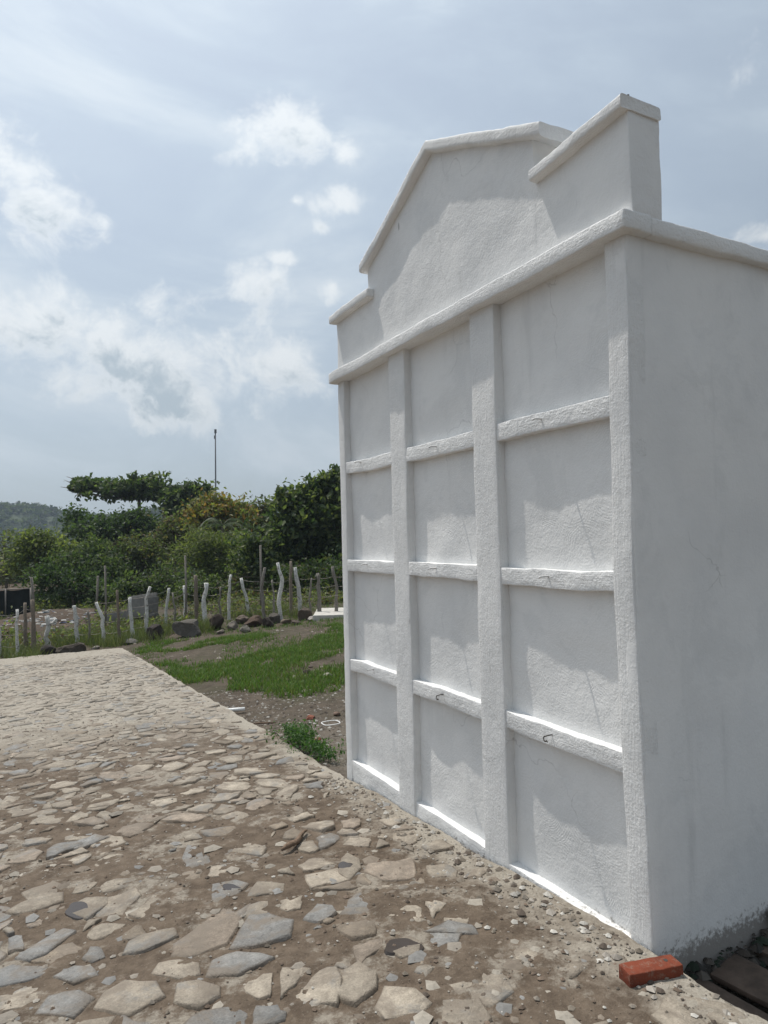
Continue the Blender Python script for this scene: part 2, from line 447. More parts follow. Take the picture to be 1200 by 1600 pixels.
moundm = g_.math('MULTIPLY', g_.ramp(sx.outputs[1], 19.0, 21.0), g_.ramp(sx.outputs[0], 1.5, 0.2))
c = g_.mix(g_.math('MULTIPLY', moundm, 0.75), c, (0.085, 0.062, 0.047))
finish(g_, c, 0.97, g_.math('ADD', n2, g_.math('MULTIPLY', n3, 0.6)), 0.8, 0.03, 0.15)

# earth and mortar bed between the paving stones
m, g_ = new_mat('paving_bed'); M_bed = m
pos = g_.n('ShaderNodeNewGeometry').outputs['Position']
n1 = g_.noise(pos, 1.3, 6, 0.65); n2 = g_.noise(pos, 11.0, 6, 0.7); n3 = g_.noise(pos, 75.0, 4, 0.7)
sx = g_.n('ShaderNodeSeparateXYZ', {0: pos})
c = g_.mix(g_.ramp(n2, 0.3, 0.7), (0.088, 0.066, 0.048), (0.165, 0.128, 0.095))
c = g_.mix(g_.math('MULTIPLY', g_.ramp(n3, 0.58, 0.70), 0.45), c, (0.27, 0.235, 0.19))
far = g_.ramp(g_.math('ADD', sx.outputs[1], g_.math('MULTIPLY', n1, 3.5)), 5.6, 8.4)
edge = g_.ramp(g_.math('ADD', sx.outputs[0], g_.math('MULTIPLY', g_.math('SUBTRACT', n2, 0.5), 0.5)), -0.34, -0.10)
cem = g_.math('MAXIMUM', g_.math('MULTIPLY', far, g_.ramp(n2, 0.28, 0.50)), g_.math('MULTIPLY', edge, g_.ramp(n1, 0.30, 0.52)))
patch = g_.math('MULTIPLY', g_.ramp(g_.noise(pos, 3.1, 6, 0.75), 0.50, 0.62), 0.75)
cem = g_.math('MAXIMUM', cem, patch)
cc = g_.mix(g_.ramp(n3, 0.3, 0.7), (0.28, 0.250, 0.205), (0.38, 0.345, 0.29))
c = g_.mix(cem, c, cc)
finish(g_, c, 0.96, g_.math('ADD', n2, g_.math('MULTIPLY', n3, 0.55)), 0.8, 0.022, 0.2)

# still water in the hollows
m, g_ = new_mat('puddle_water'); M_water = m
finish(g_, (0.050, 0.040, 0.034), 0.12, None, spec=0.5)

# ------------------------------------------------------------------ ground
EDGE_X, END_Y = -0.012, 15.5
def paving_z(y): return -0.06*np.asarray(y, float)
def soil_z(x, y):
    x = np.asarray(x, float); y = np.asarray(y, float)
    yy = np.where(y < 14, y, 14+2.0*np.tanh((y-14)/2.0))
    yy = np.where(yy > -6, yy, -6)
    xr = np.clip(x+0.1, -14, 16)
    z = -0.06*yy-0.045+0.075*xr*sstep(2.5, 10, y)
    z = z+0.045*sstep(15, 17, y)
    pit = sstep(-0.01, 0.03, x)*sstep(0.3, -0.02, y)*(1-sstep(2.2, 3.0, x))
    z = z-0.16*pit
    # earth heap at the tip behind the fence
    z = z+0.55*np.exp(-(((x+1.6)/2.2)**2+((y-22.5)/2.0)**2))
    return z
def soil_full(x, y):
    P = np.stack([np.asarray(x, float), np.asarray(y, float), np.zeros(np.shape(x))], -1)
    near = np.exp(-np.maximum(0, np.hypot(P[..., 0], P[..., 1])-30)/60)
    return soil_z(x, y)+near*(0.028*fbm(P*1.1, 3)+0.014*fbm(P*5.0+3, 3))
def hit(px, py, fn=soil_z, tmax=120):
    d = ray(px, py); ts = np.linspace(.5, tmax, 6000)
    P = CAM+ts[:, None]*d; below = P[:, 2] < fn(P[:, 0], P[:, 1])
    k = int(np.argmax(below)) if below.any() else len(ts)-1
    return P[k]
def on_paving(px, py):
    return hit(px, py, lambda x, y: paving_z(y), 30)

def grid(xs, ys, fn):
    X, Y = np.meshgrid(xs, ys)
    V = np.stack([X, Y, fn(X, Y)], -1).reshape(-1, 3)
    nx, ny = len(xs), len(ys)
    i = np.arange(nx-1)[None]+np.arange(ny-1)[:, None]*nx
    Q = np.stack([i, i+1, i+1+nx, i+nx], -1).reshape(-1, 4)
    return V, Q
def outward(a, b, n0, far, ratio=1.25):
    step = (b-a)/n0; xs = list(np.linspace(a, b, n0+1)); s = step; x = b
    while x < far: s *= ratio; x += s; xs.append(x)
    s = step; x = a
    while x > -far: s *= ratio; x -= s; xs.insert(0, x)
    return np.array(xs)
V, Q = grid(outward(-1.0, 9.0, 150, 900), outward(-2.0, 22.0, 300, 900), soil_full)
link('ground', mesh_np('ground', V, Q, smooth=True), M_soil, kind='structure')

def bed_z(x, y):
    P = np.stack([x, y, np.zeros_like(x)], -1)
    silt = sstep(-.05, .55, fbm(P*1.5+21, 3))*(1-.75*sstep(5.0, 8.0, y))
    return paving_z(y)+0.0022+0.0085*silt+0.0045*fbm(P*2.2, 3)+0.0058*fbm(P*8.0+5, 4, .55)+0.0028*fbm(P*36.0+9, 3)
ys = [-3.0]
while ys[-1] < END_Y:
    d = math.hypot(ys[-1]-CAM[1], 1.2); ys.append(ys[-1]+(0.012 if -0.6 < ys[-1] < 1.6 else 0.016 if 1.5 < ys[-1] < 2.6 else 0.016+0.006*max(0, d-3.5)))
ys[-1] = END_Y
xs = np.concatenate([np.linspace(-8, -3.1, 40), np.linspace(-3.08, -2.1, 76), np.linspace(-2.088, EDGE_X, 210)])
P_, Q_ = grid(xs, np.array(ys), bed_z)
nx, ny = len(xs), len(ys)
# slightly ragged kerb edge, then a skirt down into the soil
edge_ids = np.arange(ny)*nx+nx-1
jag = 0.012*fbm(np.stack([np.zeros(ny), np.array(ys)*6, np.zeros(ny)], -1), 3)
P_[edge_ids, 0] += jag
end_ids = (ny-1)*nx+np.arange(nx)
mb = MB(); mb.add(P_, Q_)
for ids in (edge_ids, end_ids[::-1]):
    W = np.concatenate([P_[ids], P_[ids]-np.array([0, 0, .35])]); k = len(ids)
    mb.add(W, [(i, i+k, i+k+1, i+1) for i in range(k-1)])
paving = link('paving', mb.mesh('paving', True), M_bed, kind='structure')

# ------------------------------------------------------------------ paving stones
rng = np.random.default_rng(11)
def clip_poly(poly, p, n):
    out = []
    for i in range(len(poly)):
        a, b = poly[i], poly[(i+1) % len(poly)]
        da, db = np.dot(a-p, n), np.dot(b-p, n)
        if da <= 0: out.append(a)
        if da*db < 0: out.append(a+(b-a)*da/(da-db))
    return out
def px_poly(pts, sc, ox, oy):
    return np.array([on_paving(ox+x*sc, oy+y*sc)[:2] for x, y in pts])
A2 = (0.5, 0, 1000); A3 = (0.5, 600, 1200)
CUSTOM = [  # outline, tone: w warm, b blue grey, p pinkish
 (A2, 'p', [(530, 1000), (590, 1005), (710, 960), (790, 830), (800, 815), (740, 815), (650, 880), (540, 960)]),
 (A2, 'b', [(712, 975), (790, 970), (910, 930), (920, 880), (850, 865), (775, 868)]),
 (A2, 'b', [(658, 830), (740, 808), (780, 765), (740, 755), (660, 770)]),
 (A2, 'w', [(765, 812), (890, 792), (892, 767), (800, 762)]),
 (A2, 'w', [(1055, 735), (1090, 760), (1130, 720), (1125, 690), (1085, 668), (1065, 690)]),
 (A2, 'b', [(45, 1000), (90, 1010), (150, 985), (240, 915), (200, 908), (120, 950)]),
 (A2, 'w', [(200, 860), (270, 880), (340, 830), (340, 810), (270, 810), (230, 830)]),
 (A2, 'w', [(15, 855), (60, 830), (150, 795), (200, 795), (200, 820), (130, 850), (50, 865)]),
 (A2, 'b', [(640, 1060), (740, 1055), (860, 1000), (820, 985), (740, 980), (660, 1010)]),
 (A2, 'w', [(470, 1050), (560, 1070), (630, 1055), (625, 1015), (560, 1005), (490, 1020)]),
 (A2, 'w', [(540, 1140), (620, 1160), (690, 1120), (690, 1090), (620, 1068), (550, 1080)]),
 (A2, 'w', [(1040, 1120), (1110, 1145), (1180, 1090), (1180, 1050), (1120, 1005), (1075, 1040)]),
 (A2, 'b', [(945, 880), (1000, 890), (1055, 860), (1040, 835), (990, 832)]),
 (A2, 'w', [(720, 670), (820, 680), (835, 655), (780, 635), (740, 640)]),
 (A2, 'w', [(380, 990), (450, 980), (560, 930), (550, 905), (480, 920), (400, 950)]),
 (A2, 'b', [(165, 1060), (230, 1085), (310, 1055), (290, 1030), (230, 1025)]),
 (A2, 'b', [(105, 1180), (230, 1190), (300, 1130), (250, 1100), (150, 1120)]),
 (A2, 'w', [(290, 1160), (400, 1185), (520, 1120), (490, 1075), (390, 1070), (320, 1110)]),
 (A2, 'b', [(205, 660), (260, 655), (345, 620), (300, 612), (225, 640)]),
 (A2, 'b', [(565, 690), (600, 725), (640, 700), (630, 650), (585, 645)]),
 (A3, 'w', [(0, 690), (100, 695), (155, 745), (120, 780), (0, 800), (-30, 760)]),
 (A3, 'w', [(190, 690), (270, 740), (330, 760), (410, 710), (390, 660), (330, 625), (290, 665)]),
 (A3, 'w', [(390, 590), (450, 640), (500, 610), (470, 575), (410, 575)]),
 (A3, 'b', [(120, 520), (200, 525), (300, 530), (280, 500), (200, 485)]),
 (A3, 'w', [(-5, 570), (50, 600), (110, 590), (120, 550), (70, 530)]),
 (A3, 'w', [(530, 640), (590, 670), (640, 635), (590, 615)]),
]
def tone(kind=None):
    if kind is None: kind = rng.choice(['w', 'w', 'w', 'w', 'b', 'p', 'd'])
    base = {'w': (0.350, 0.305, 0.245), 'b': (0.225, 0.222, 0.212), 'p': (0.295, 0.245, 0.195), 'd': (0.235, 0.195, 0.150)}[kind]
    return np.array(base)*rng.uniform(0.80, 1.18)
stones = []     # (polygon, tone)
for A, kd, pts in CUSTOM: stones.append((px_poly(pts, *A), tone(kd), True))
cust = [s[0] for s in stones]
CELL = 0.150
nxc, nyc = int(8/CELL), int(18.3/CELL)
seed = {}
for i in range(-1, nxc+1):
    for j in range(-1, nyc+1):
        seed[i, j] = (np.array([-8+(i+.5+rng.uniform(-.46, .46))*CELL, -2.8+(j+.5+rng.uniform(-.46, .46))*CELL*0.92]), rng.uniform(-.014, .014))
def inside(poly, p, grow=0.0):
    c = poly.mean(0); q = c+(p-c)/(1+grow); n = len(poly); r = False
    for a in range(n):
        x1, y1 = poly[a]; x2, y2 = poly[(a+1) % n]
        if (y1 > q[1]) != (y2 > q[1]) and q[0] < (x2-x1)*(q[1]-y1)/(y2-y1)+x1: r = not r
    return r
for i in range(nxc):
    for j in range(nyc):
        s, w = seed[i, j]
        if s[0] > EDGE_X-0.05 or s[1] > END_Y-.05: continue
        if s[0] < -5.5 and rng.random() < .3: continue
        if s[1] < -2.3: continue
        poly = [s+np.array(v)*0.4 for v in ((-1, -1), (1, -1), (1, 1), (-1, 1))]
        for di in (-2, -1, 0, 1, 2):
            for dj in (-2, -1, 0, 1, 2):
                if (di, dj) == (0, 0) or (i+di, j+dj) not in seed: continue
                t, wt = seed[i+di, j+dj]; d = t-s; L = np.linalg.norm(d)
                poly = clip_poly(poly, s+d*(.5+(w-wt)/(L*L)*.5), d)
                if not poly: break
            if not poly: break
        if len(poly) < 3: continue
        poly = np.array(poly)
        poly[:, 0] = np.minimum(poly[:, 0], EDGE_X-0.015)
        near_c = s[1] < 2.2
        if near_c and any(inside(c, s, .25) or inside(c, poly.mean(0), .15) for c in cust): continue
        if s[1] < 6 and rng.random() < 0.20: continue            # buried under the earth
        if s[1] < 2.6 and s[0] > -0.42 and rng.random() < 0.62: continue
        stones.append((poly, tone(), False))
def stone_mesh_data(poly, c, n=12, custom=False, far=False):
    ctr = poly.mean(0); K = len(poly)
    # resample the outline
    seg = np.linalg.norm(np.roll(poly, -1, 0)-poly, axis=1); cum = np.concatenate([[0], np.cumsum(seg)])
    out = []
    for k in range(K):
        if seg[k] < cum[-1]*.03: continue
        m = max(1, int(round(seg[k]/cum[-1]*n)))
        for q in range(m): out.append(poly[k]*(1-q/m)+poly[(k+1) % K]*q/m)
    out = np.array(out); n = len(out)
    if not custom:
        out = 0.05*np.roll(out, 1, 0)+0.9*out+0.05*np.roll(out, -1, 0)
        out = ctr+(out-ctr)*rng.uniform(.62, .98)*(1+rng.uniform(-.20, .14, (n, 1)))
    size = math.sqrt(max(1e-5, np.linalg.norm(out-ctr, axis=1).mean()**2))
    hgt = rng.uniform(.0035, .0145)
    if custom: hgt = .013
    tilt = rng.normal(0, .05, 2)*(0.1 if custom else 1)
    rings = []
    for (s, z) in ((1.05, -.03), (0.985, hgt*.62), (0.90, hgt*1.0)):
        p = ctr+(out-ctr)*s
        zz = paving_z(p[:, 1])+z+((p-ctr)@tilt)*(z > 0)+(rng.normal(0, .0022, n) if z > 0 else 0)
        rings.append(np.column_stack([p, zz]))
    top = np.array([[ctr[0], ctr[1], float(paving_z(ctr[1]))+hgt*1.05]])
    V = np.concatenate(rings+[top])
    a = np.arange(n); b = (a+1) % n
    Q = np.concatenate([np.stack([a+r*n, b+r*n, b+(r+1)*n, a+(r+1)*n], 1) for r in (0, 1)])
    T = np.stack([a+2*n, b+2*n, np.full(n, 3*n)], 1)
    earth = np.array((0.145, 0.113, 0.084)) if ctr[1] < 5.8+rng.normal(0, .5) else np.array((0.31, 0.28, 0.235))
    if earth[0] > .2: c = c*.55+np.array((0.32, 0.29, 0.245))*.45
    k = rng.uniform(.25, .95, (n, 1))
    cols_ = np.concatenate([np.broadcast_to(earth, (n, 3)), c*(1-k)+earth*k, c*(1-k*.25)+earth*k*.25, [c*1.04]])
    return V, Q, T, cols_
def seen_key(st):
    p = st[0].mean(0); d = np.array([p[0], p[1], float(paving_z(p[1]))])-CAM
    z = d@FWD
    if z < .3: return 99.
    x = 600+F_PX*(d@RIGHT)/z; y = 800-F_PX*(d@UP)/z
    vis = -40 < x < 1240 and y < 1640
    return z if vis else 50+z
stones.sort(key=seen_key)
rest = MB()
for k, (poly, c, cu) in enumerate(stones):
    if k < 300:
        V, Q, T, C_ = stone_mesh_data(poly, c, 12, cu)
        org = V[-1].copy()
        link('paving_stone', mesh_np('paving_stone', V-org, Q, T, C_, True), M_stone, paving, tuple(org))
    else:
        rest.add(*stone_mesh_data(poly, c, 9, False, True))
link('paving_stones', rest.mesh('paving_stones', True), M_stone, paving, kind='stuff')

# standing water in hollows of the stones
for (px, py, rx, ry, wz) in ((362, 1393, 14, 7.5, .0142), (541, 1359, 11, 7.5, .0142), (122, 1427, 20, 11, .0142), (630, 1484, 26, 13, .0142), (207, 1367, 18, 7, .009)):
    c = on_paving(px, py); ex = on_paving(px+rx, py); ey = on_paving(px, py+ry)
    n = 40; V = []; ph = rng.uniform(0, 6.28, 3)
    for k in range(n):
        a = 2*math.pi*k/n; rr = 1+.12*math.sin(2*a+ph[0])+.08*math.sin(3*a+ph[1])+.05*math.sin(5*a+ph[2])
        p = c+(ex-c)*math.cos(a)*rr+(ey-c)*math.sin(a)*rr; V.append([p[0], p[1], float(paving_z(c[1]))+wz])
    V = np.array(V); o = V.mean(0); V -= o
    low = V*1.10-np.array([0, 0, .012])
    VV = np.concatenate([V, low, [[0, 0, 0]]])
    link('puddle', mesh_np('puddle', VV, [(k, n+k, n+(k+1) % n, (k+1) % n) for k in range(n)], [(2*n, k, (k+1) % n) for k in range(n)]),
         M_water, loc=tuple(o), kind='structure')

# crumbs of mortar and gravel
def pebble_field(name, N, gen, smin, smax, cols, mat, zfn, parent=None, label=None, cat=None, flat=1.0):
    mb = MB()
    base = np.array([(1, 0, 0), (.3, .95, 0), (-.8, .6, 0), (-.8, -.6, 0), (.3, -.95, 0), (0.05, .05, .62), (0, 0, -.5)])
    T = np.array([(0, 1, 5), (1, 2, 5), (2, 3, 5), (3, 4, 5), (4, 0, 5), (1, 0, 6), (2, 1, 6), (3, 2, 6), (4, 3, 6), (0, 4, 6)])
    xy = gen(N); z = zfn(xy[:, 0], xy[:, 1]); n = len(xy)
    s = smin*(smax/smin)**(rng.random(n)**2.2)
    th = rng.uniform(0, 6.28, n); B = base[None]*(1+rng.uniform(-.35, .35, (n, 7, 3)))*s[:, None, None]
    X = B[..., 0]*np.cos(th)[:, None]-B[..., 1]*np.sin(th)[:, None]; Y = B[..., 0]*np.sin(th)[:, None]+B[..., 1]*np.cos(th)[:, None]
    V = np.stack([X+xy[:, :1], Y+xy[:, 1:2], B[..., 2]*flat+z[:, None]+s[:, None]*.12], -1)
    cc = np.array(cols)[rng.integers(0, len(cols), n)]*rng.uniform(.75, 1.2, (n, 1))
    mb.add(V.reshape(-1, 3), None, (T[None]+7*np.arange(n)[:, None, None]).reshape(-1, 3), np.repeat(cc, 7, 0))
    return link(name, mb.mesh(name), mat, parent, kind='stuff', label=label, cat=cat)
pale = [(.33, .30, .26), (.42, .40, .36), (.24, .21, .175), (.17, .145, .115), (.11, .088, .07)]
pebble_field('mortar_crumbs', 1000, lambda n: np.column_stack([EDGE_X-0.02-np.abs(rng.normal(0, .16, n)), rng.uniform(-.45, 2.9, n)]), .003, .022, pale, M_pebble,
             lambda x, y: bed_z(x, y)+.002, label='pale mortar crumbs scattered along the foot of the white niche wall', cat='rubble')
pebble_field('paving_grit', 5200, lambda n: np.column_stack([rng.uniform(-3.0, -.05, n), -.7+7.5*rng.random(n)**1.6]), .0025, .013, pale+[(.16, .12, .09)]*4, M_pebble,
             lambda x, y: bed_z(x, y)+.003, label='small grit and crumbs lying loose on the stone paving', cat='grit')
pebble_field('stone_chips', 1700, lambda n: np.column_stack([rng.uniform(-3.0, -.05, n), -.7+9*rng.random(n)**1.4]), .010, .045, [(.29, .262, .22), (.23, .205, .172), (.21, .205, .195), (.19, .158, .125)], M_pebble,
             lambda x, y: bed_z(x, y)-.002, flat=.32, label='small stone chips bedded in the earth between the paving stones', cat='stone chips')
pebble_field('field_gravel', 5200, lambda n: np.column_stack([.02+2.6*rng.random(n)**1.2, rng.uniform(2.4, 7.5, n)]), .004, .024, [tuple(v*.72 for v in q) for q in pale], M_pebble, soil_full,
             label='loose gravel on bare earth behind the niche wall', cat='gravel')
pebble_field('field_stones', 900, lambda n: np.column_stack([rng.uniform(0, 9, n), rng.uniform(6, 18, n)]), .012, .06, pale[2:]+[(.3, .27, .23)], M_pebble, soil_full,
             label='small stones strewn over the bare patches of the field', cat='stones')

# ------------------------------------------------------------------ niche wall (tomb block)
WW = 2.695
wall = empty('niche_wall', (0, 0, 0), 'whitewashed block of twelve burial niches with stepped gable top', 'tomb')
def wall_part(name, V, Q, T, mat, amp=0.004, freq=6.0, fine=0.0012, parent=None):
    V = np.asarray(V, float)
    N = np.stack([fbm(V*freq+o_, 2) for o_ in (0.0, 31.7, 77.1)], -1)
    N2 = np.stack([fbm(V*30+o_, 2) for o_ in (5.0, 41.7, 97.1)], -1)
    V = V+amp*N+fine*N2
    # the near corner bows in at mid height and flares at the foot
    z = V[:, 2]; k = np.clip(1-V[:, 1]/0.9, 0, 1)
    V[:, 1] += 0.022*k*np.exp(-((z-1.25)/.55)**2)
    return link(name, mesh_np(name, V, Q, T, smooth=True), mat, parent or wall)
RD = 0.050
PIL = [(-.001, .103), (.8335, 1.031), (1.7227, 1.913), (2.6, WW)]
RAILS = [(1.996, 2.079), (1.309, 1.388), (.612, .694), (-.40, -.020)]
ZTOP = 2.678
V, Q = rbox((.075, .03, -.5), (2.28, WW-.01, 2.70), .01, .25); wall_part('core', V, Q, None, M_wall, .001)
V, Q = rbox((.003, -.003, -.5), (2.30, .06, 2.70), .012, .06); wall_part('side_wall', V, Q, None, M_wall, .005, 3.0)
V, Q = rbox((-.02, -.02, 2.69), (2.33, WW+.02, 2.735), .01, .2); wall_part('roof_slab', V, Q, None, M_wall, .002)
for (a, b) in PIL:
    V, Q = rbox((0, a, -.5), (.09, b, 2.70), .006, .035); wall_part('pilaster', V, Q, None, M_pilaster, .0034, 3.6, .0011)
spans = [(PIL[k][1]-.012, PIL[k+1][0]+.012) for k in range(3)]
zs = [(RAILS[0][1], ZTOP+.02), (RAILS[1][1], RAILS[0][0]), (RAILS[2][1], RAILS[1][0]), (RAILS[3][1], RAILS[2][0])]
rail_objs = []
for (a, b) in spans:
    for (z0, z1) in zs:
        V, Q = rbox((RD, a, z0-.012), (.085, b, z1+.012), .003, .035); wall_part('niche_panel', V, Q, None, M_panel, .0060, 4.2, .0010)
    for k, (z0, z1) in enumerate(RAILS):
        V, Q = rbox((.004, a, z0), (.088, b, z1), .0035, .028)
        V[:, 2] += 0.0065*fbm(np.stack([np.zeros(len(V)), V[:, 1]*2.2, np.full(len(V), k*9.+a)], -1), 2)*(k < 3)
        rl = wall_part('niche_rail', V, Q, None, M_rail, .0032, 7.0, .0016); rail_objs.append((a, b, z0, z1, rl))
# cornice
V, Q = rbox((-.053, -.046, 2.676), (.10, WW+.045, 2.752), .009, .035); wall_part('cornice', V, Q, None, M_rail, .004, 5.0, .0015)
V, Q = rbox((.10, -.045, 2.678), (2.34, .10, 2.749), .012, .05); wall_part('cornice', V, Q, None, M_rail, .006, 6.0, .002)
V, Q = rbox((.10, WW-.05, 2.678), (2.34, WW+.045, 2.749), .012, .12); wall_part('cornice', V, Q, None, M_rail, .004, 6.0, .002)
# stepped gable
GA, GB, GM = .50, 2.165, 1.335
slope = (3.748-3.338)/.93
def gtop(y): return 3.748-abs(y-GM)*slope
ysg = np.unique(np.concatenate([np.linspace(GA, GM, 28), np.linspace(GM, GB, 28)]))
V, Q, T = sweep(ysg, lambda y: gtop(y)-.03, lambda y: 2.74, .0, .178, .005, .035); pediment = wall_part('pediment', V, Q, T, M_ped, .004, 4.0)
for (a, b, zt) in ((-.041, GA+.05, 3.146), (GB-.05, WW, 3.135)):
    V, Q = rbox((.0004, a, 2.74), (.168, b, zt), .006, .035); wall_part('pediment_step', V, Q, None, M_ped, .004, 4.0)
ysc = np.unique(np.concatenate([np.linspace(.405, GM, 30), np.linspace(GM, 2.195, 28)]))
V, Q, T = sweep(ysc, gtop, lambda y: gtop(y)-.066, -.048, .200, .014, .03); wall_part('gable_coping', V, Q, T, M_rail, .005, 6.0, .002, pediment)
stop = lambda y: 3.188-.062*(y+.046)
V, Q, T = sweep(np.linspace(-.046, .482, 18), stop, lambda y: stop(y)-.052, -.047, .172, .010, .03); wall_part('step_coping', V, Q, T, M_rail, .004, 6.0, .002, pediment)
V, Q = rbox((-.050, 2.085, 3.112), (.188, WW+.03, 3.172), .013, .03); wall_part('step_coping', V, Q, None, M_rail, .004, 6.0, .002, pediment)
# iron hooks in the rails
def hook(y, z, kind):
    if kind == 'pin':
        p = [(.02, y, z), (-.012, y, z+.002), (-.032, y+.003, z+.001), (-.038, y+.012, z-.004)]; r = .0042; m = M_wpaint
    else:
        p = [(.02, y, z), (-.012, y, z), (-.024, y+.006, z-.004)]
        for k in range(9):
            a = math.radians(100-k*33); p.append((-.028-.0006*k, y+.011*math.cos(a)+.004, z-.014+.011*math.sin(a)))
        p.append((-.036, y-.016, z-.022)); r = .0028; m = M_iron
    V, Q, T = tube(p, r, 6)
    o = np.array([0, y, z])
    host = min(rail_objs, key=lambda q: abs((q[0]+q[1])/2-y)+abs((q[2]+q[3])/2-z)*3)[4]
    link('hook', mesh_np('hook', V-o, Q, T, smooth=True), m, host, tuple(o))
def onwall(px, py):
    d = ray(px, py); t = -CAM[0]/d[0]; return CAM+t*d
for (px, py, kd) in ((563, 722, 'pin'), (681, 698, 'pin'), (845, 655, 'pin'), (573, 882, 'pin'), (680, 888, 'pin'), (855, 901, 'pin'),
                     (583, 1046, 'pin'), (691, 1085, 'curl'), (861, 1148, 'curl')):
    p = onwall(px, py); hook(p[1], p[2], kd)
for (px, py, X, h, lean) in ((982, 147, .03, .052, .004), (1004, 153, .11, .034, -.003)):
    y = -0.01; V, Q, T = tube([(X, y, 3.14), (X+lean, y, 3.172+h*.6), (X+lean*2, y, 3.172+h)], .005, 6)
    o = np.array([X, y, 3.15]); link('rebar_stub', mesh_np('rebar_stub', V-o, Q, T), M_iron, pediment, tuple(o))

# ------------------------------------------------------------------ brick, stick and small things close by
V, Q = rbox((-.105, -.034, 0), (.105, .034, .056), .005, .02)
V = V+.0011*np.stack([fbm(V*60+o_, 2) for o_ in (0, 9, 21)], -1)
bb = MB(); bb.add(V, Q)
me = bb.mesh('brick', True)
bo = empty('brick', (-.130, -.108, .002), 'single orange red clay brick lying at the corner of the white wall', 'brick'); bo.rotation_euler = (0, math.radians(1.0), math.radians(-13))
link('body', me, M_brick, bo)
V, Q, T = tube([(.062, .004, .0545), (.062, .004, .0572)], [.009, .007], 9, wob=.5, seed=3)
link('pit_mark', mesh_np('pit_mark', V, Q, T), M_iron, bo)

a, b = on_paving(441, 1338), on_paving(482, 1306)
pts = [a+(b-a)*t+np.array([0, 0, .03])+np.array([.008*math.sin(5*t), .006*math.cos(7*t), .004*math.sin(9*t)]) for t in np.linspace(0, 1, 9)]
V, Q, T = tube(pts, [.006, .013, .015, .014, .015, .013, .011, .010, .005], 8, wob=.4, seed=5)
o = np.array(pts[0]); link('stick', mesh_np('stick', V-o, Q, T, smooth=True), M_stick, loc=tuple(o), label='short dead brown stick lying on the stone paving', cat='stick')
c = hit(368, 1113); V, Q, T = tube([c+np.array([-.10, .03, .03]), c+np.array([.0, .0, .03]), c+np.array([.10, -.03, .03])], .022, 10)
link('pipe_offcut', mesh_np('pipe_offcut', V-c, Q, T, smooth=True), M_pvc, loc=tuple(c), label='short white plastic pipe offcut beside the paving edge', cat='pipe')
c = hit(408, 1133); V, Q, T = tube([c+np.array([-.14, .06, .012]), c+np.array([0, .01, .02]), c+np.array([.15, -.03, .01])], [.006, .011, .007], 6, wob=.4, seed=2)
link('stick', mesh_np('stick', V-c, Q, T, smooth=True), M_stick, loc=tuple(c), label='thin dark stick on the bare earth by the paving edge', cat='stick')
c = hit(517, 1134)
n = 28; ring = []
for k in range(n+1):
    a_ = 2*math.pi*k/n; ring.append(c+np.array([.085*math.copysign(abs(math.cos(a_))**.6, math.cos(a_)), .075*math.copysign(abs(math.sin(a_))**.6, math.sin(a_)), .028]))
V, Q, T = tube(ring, .0055, 5); link('plastic_ring', mesh_np('plastic_ring', V-c, Q, T, smooth=True), M_pvc, loc=tuple(c), label='pale oblong ring of strapping lying on the gravel', cat='strap')

def rock(center, r, seedv, col, squash=.75, rough=.28, base_drop=.25, mat=None, sub=3):
    import bmesh
    bm = bmesh.new(); bmesh.ops.create_icosphere(bm, subdivisions=sub, radius=1.0)
    V = np.array([v.co[:] for v in bm.verts]); T = np.array([[v.index for v in f.verts] for f in bm.faces]); bm.free()
    rg = np.random.default_rng(seedv); P = V*1.3+rg.uniform(-50, 50, 3)
    # a few flattened facets make it read as broken stone
    for _ in range(13):
        nn = rg.normal(size=3); nn /= np.linalg.norm(nn); dd = V@nn; lim = rg.uniform(.55, .84)
        V = np.where((dd > lim)[:, None], V-(dd-lim)[:, None]*nn, V)
    V = V*(1+rough*fbm(P, 3)[:, None]*.7)
    V = V*np.array([r[0], r[1], r[2]])
    return V, T, np.broadcast_to(np.asarray(col, float), V.shape)
for i, (px, py, s, col, lab) in enumerate(((485, 1124, .05, (.17, .065, .042), 'broken red brick shard beside the leafy weed'),
        (497, 1157, .028, (.25, .10, .06), 'tiny reddish brick chip on gravel right of the weed'),
        (527, 1117, .035, (.20, .14, .11), 'brown pebble on the gravel near the far wall corner'),
        (512, 1057, .05, (.36, .33, .29), 'pale grey stone on dirt left of the wall'),
        (480, 1052, .055, (.045, .035, .03), 'dark clod of earth below the green grass'))):
    c = hit(px, py); V, T, C_ = rock(c, (s*1.3, s, s*.7), 40+i, col, sub=2)
    mb = MB(); mb.add(V, None, T, C_); link('stone', mb.mesh('stone'), M_rock, loc=tuple(c+np.array([0, 0, s*.35])), label=lab, cat='stone')

# planks and rubble in the trench beside the wall
def plank(p0, p1, w, th, label, seedv):
    p0, p1 = np.array(p0, float), np.array(p1, float); L = np.linalg.norm(p1-p0)
    V, Q = rbox((-w/2, 0, -th/2), (w/2, L, th/2), .004, .05)
    V = V+.004*np.stack([fbm(V*np.array([20, 4, 20])+seedv+o_, 2) for o_ in (0, 9, 21)], -1)
    o = link('plank', mesh_np('plank', V, Q, smooth=True), M_plank, loc=tuple(p0), label=label, cat='plank')
    d = (p1-p0)/L; y = Vector(d); x = y.cross(Vector((0, 0, 1))).normalized(); z = x.cross(y)
    o.rotation_euler = Matrix((x, y, z)).transposed().to_euler()
plank((.17, -.75, -.125), (.13, -.05, -.135), .15, .022, 'dark weathered plank in the trench next to the paving edge', 1)
plank((.42, -.70, -.115), (.33, -.04, -.125), .19, .022, 'broad dark plank lying in the middle of the trench', 2)
plank((.66, -.65, -.13), (.60, -.03, -.125), .17, .024, 'raised dark board at the right edge of the photo', 3)
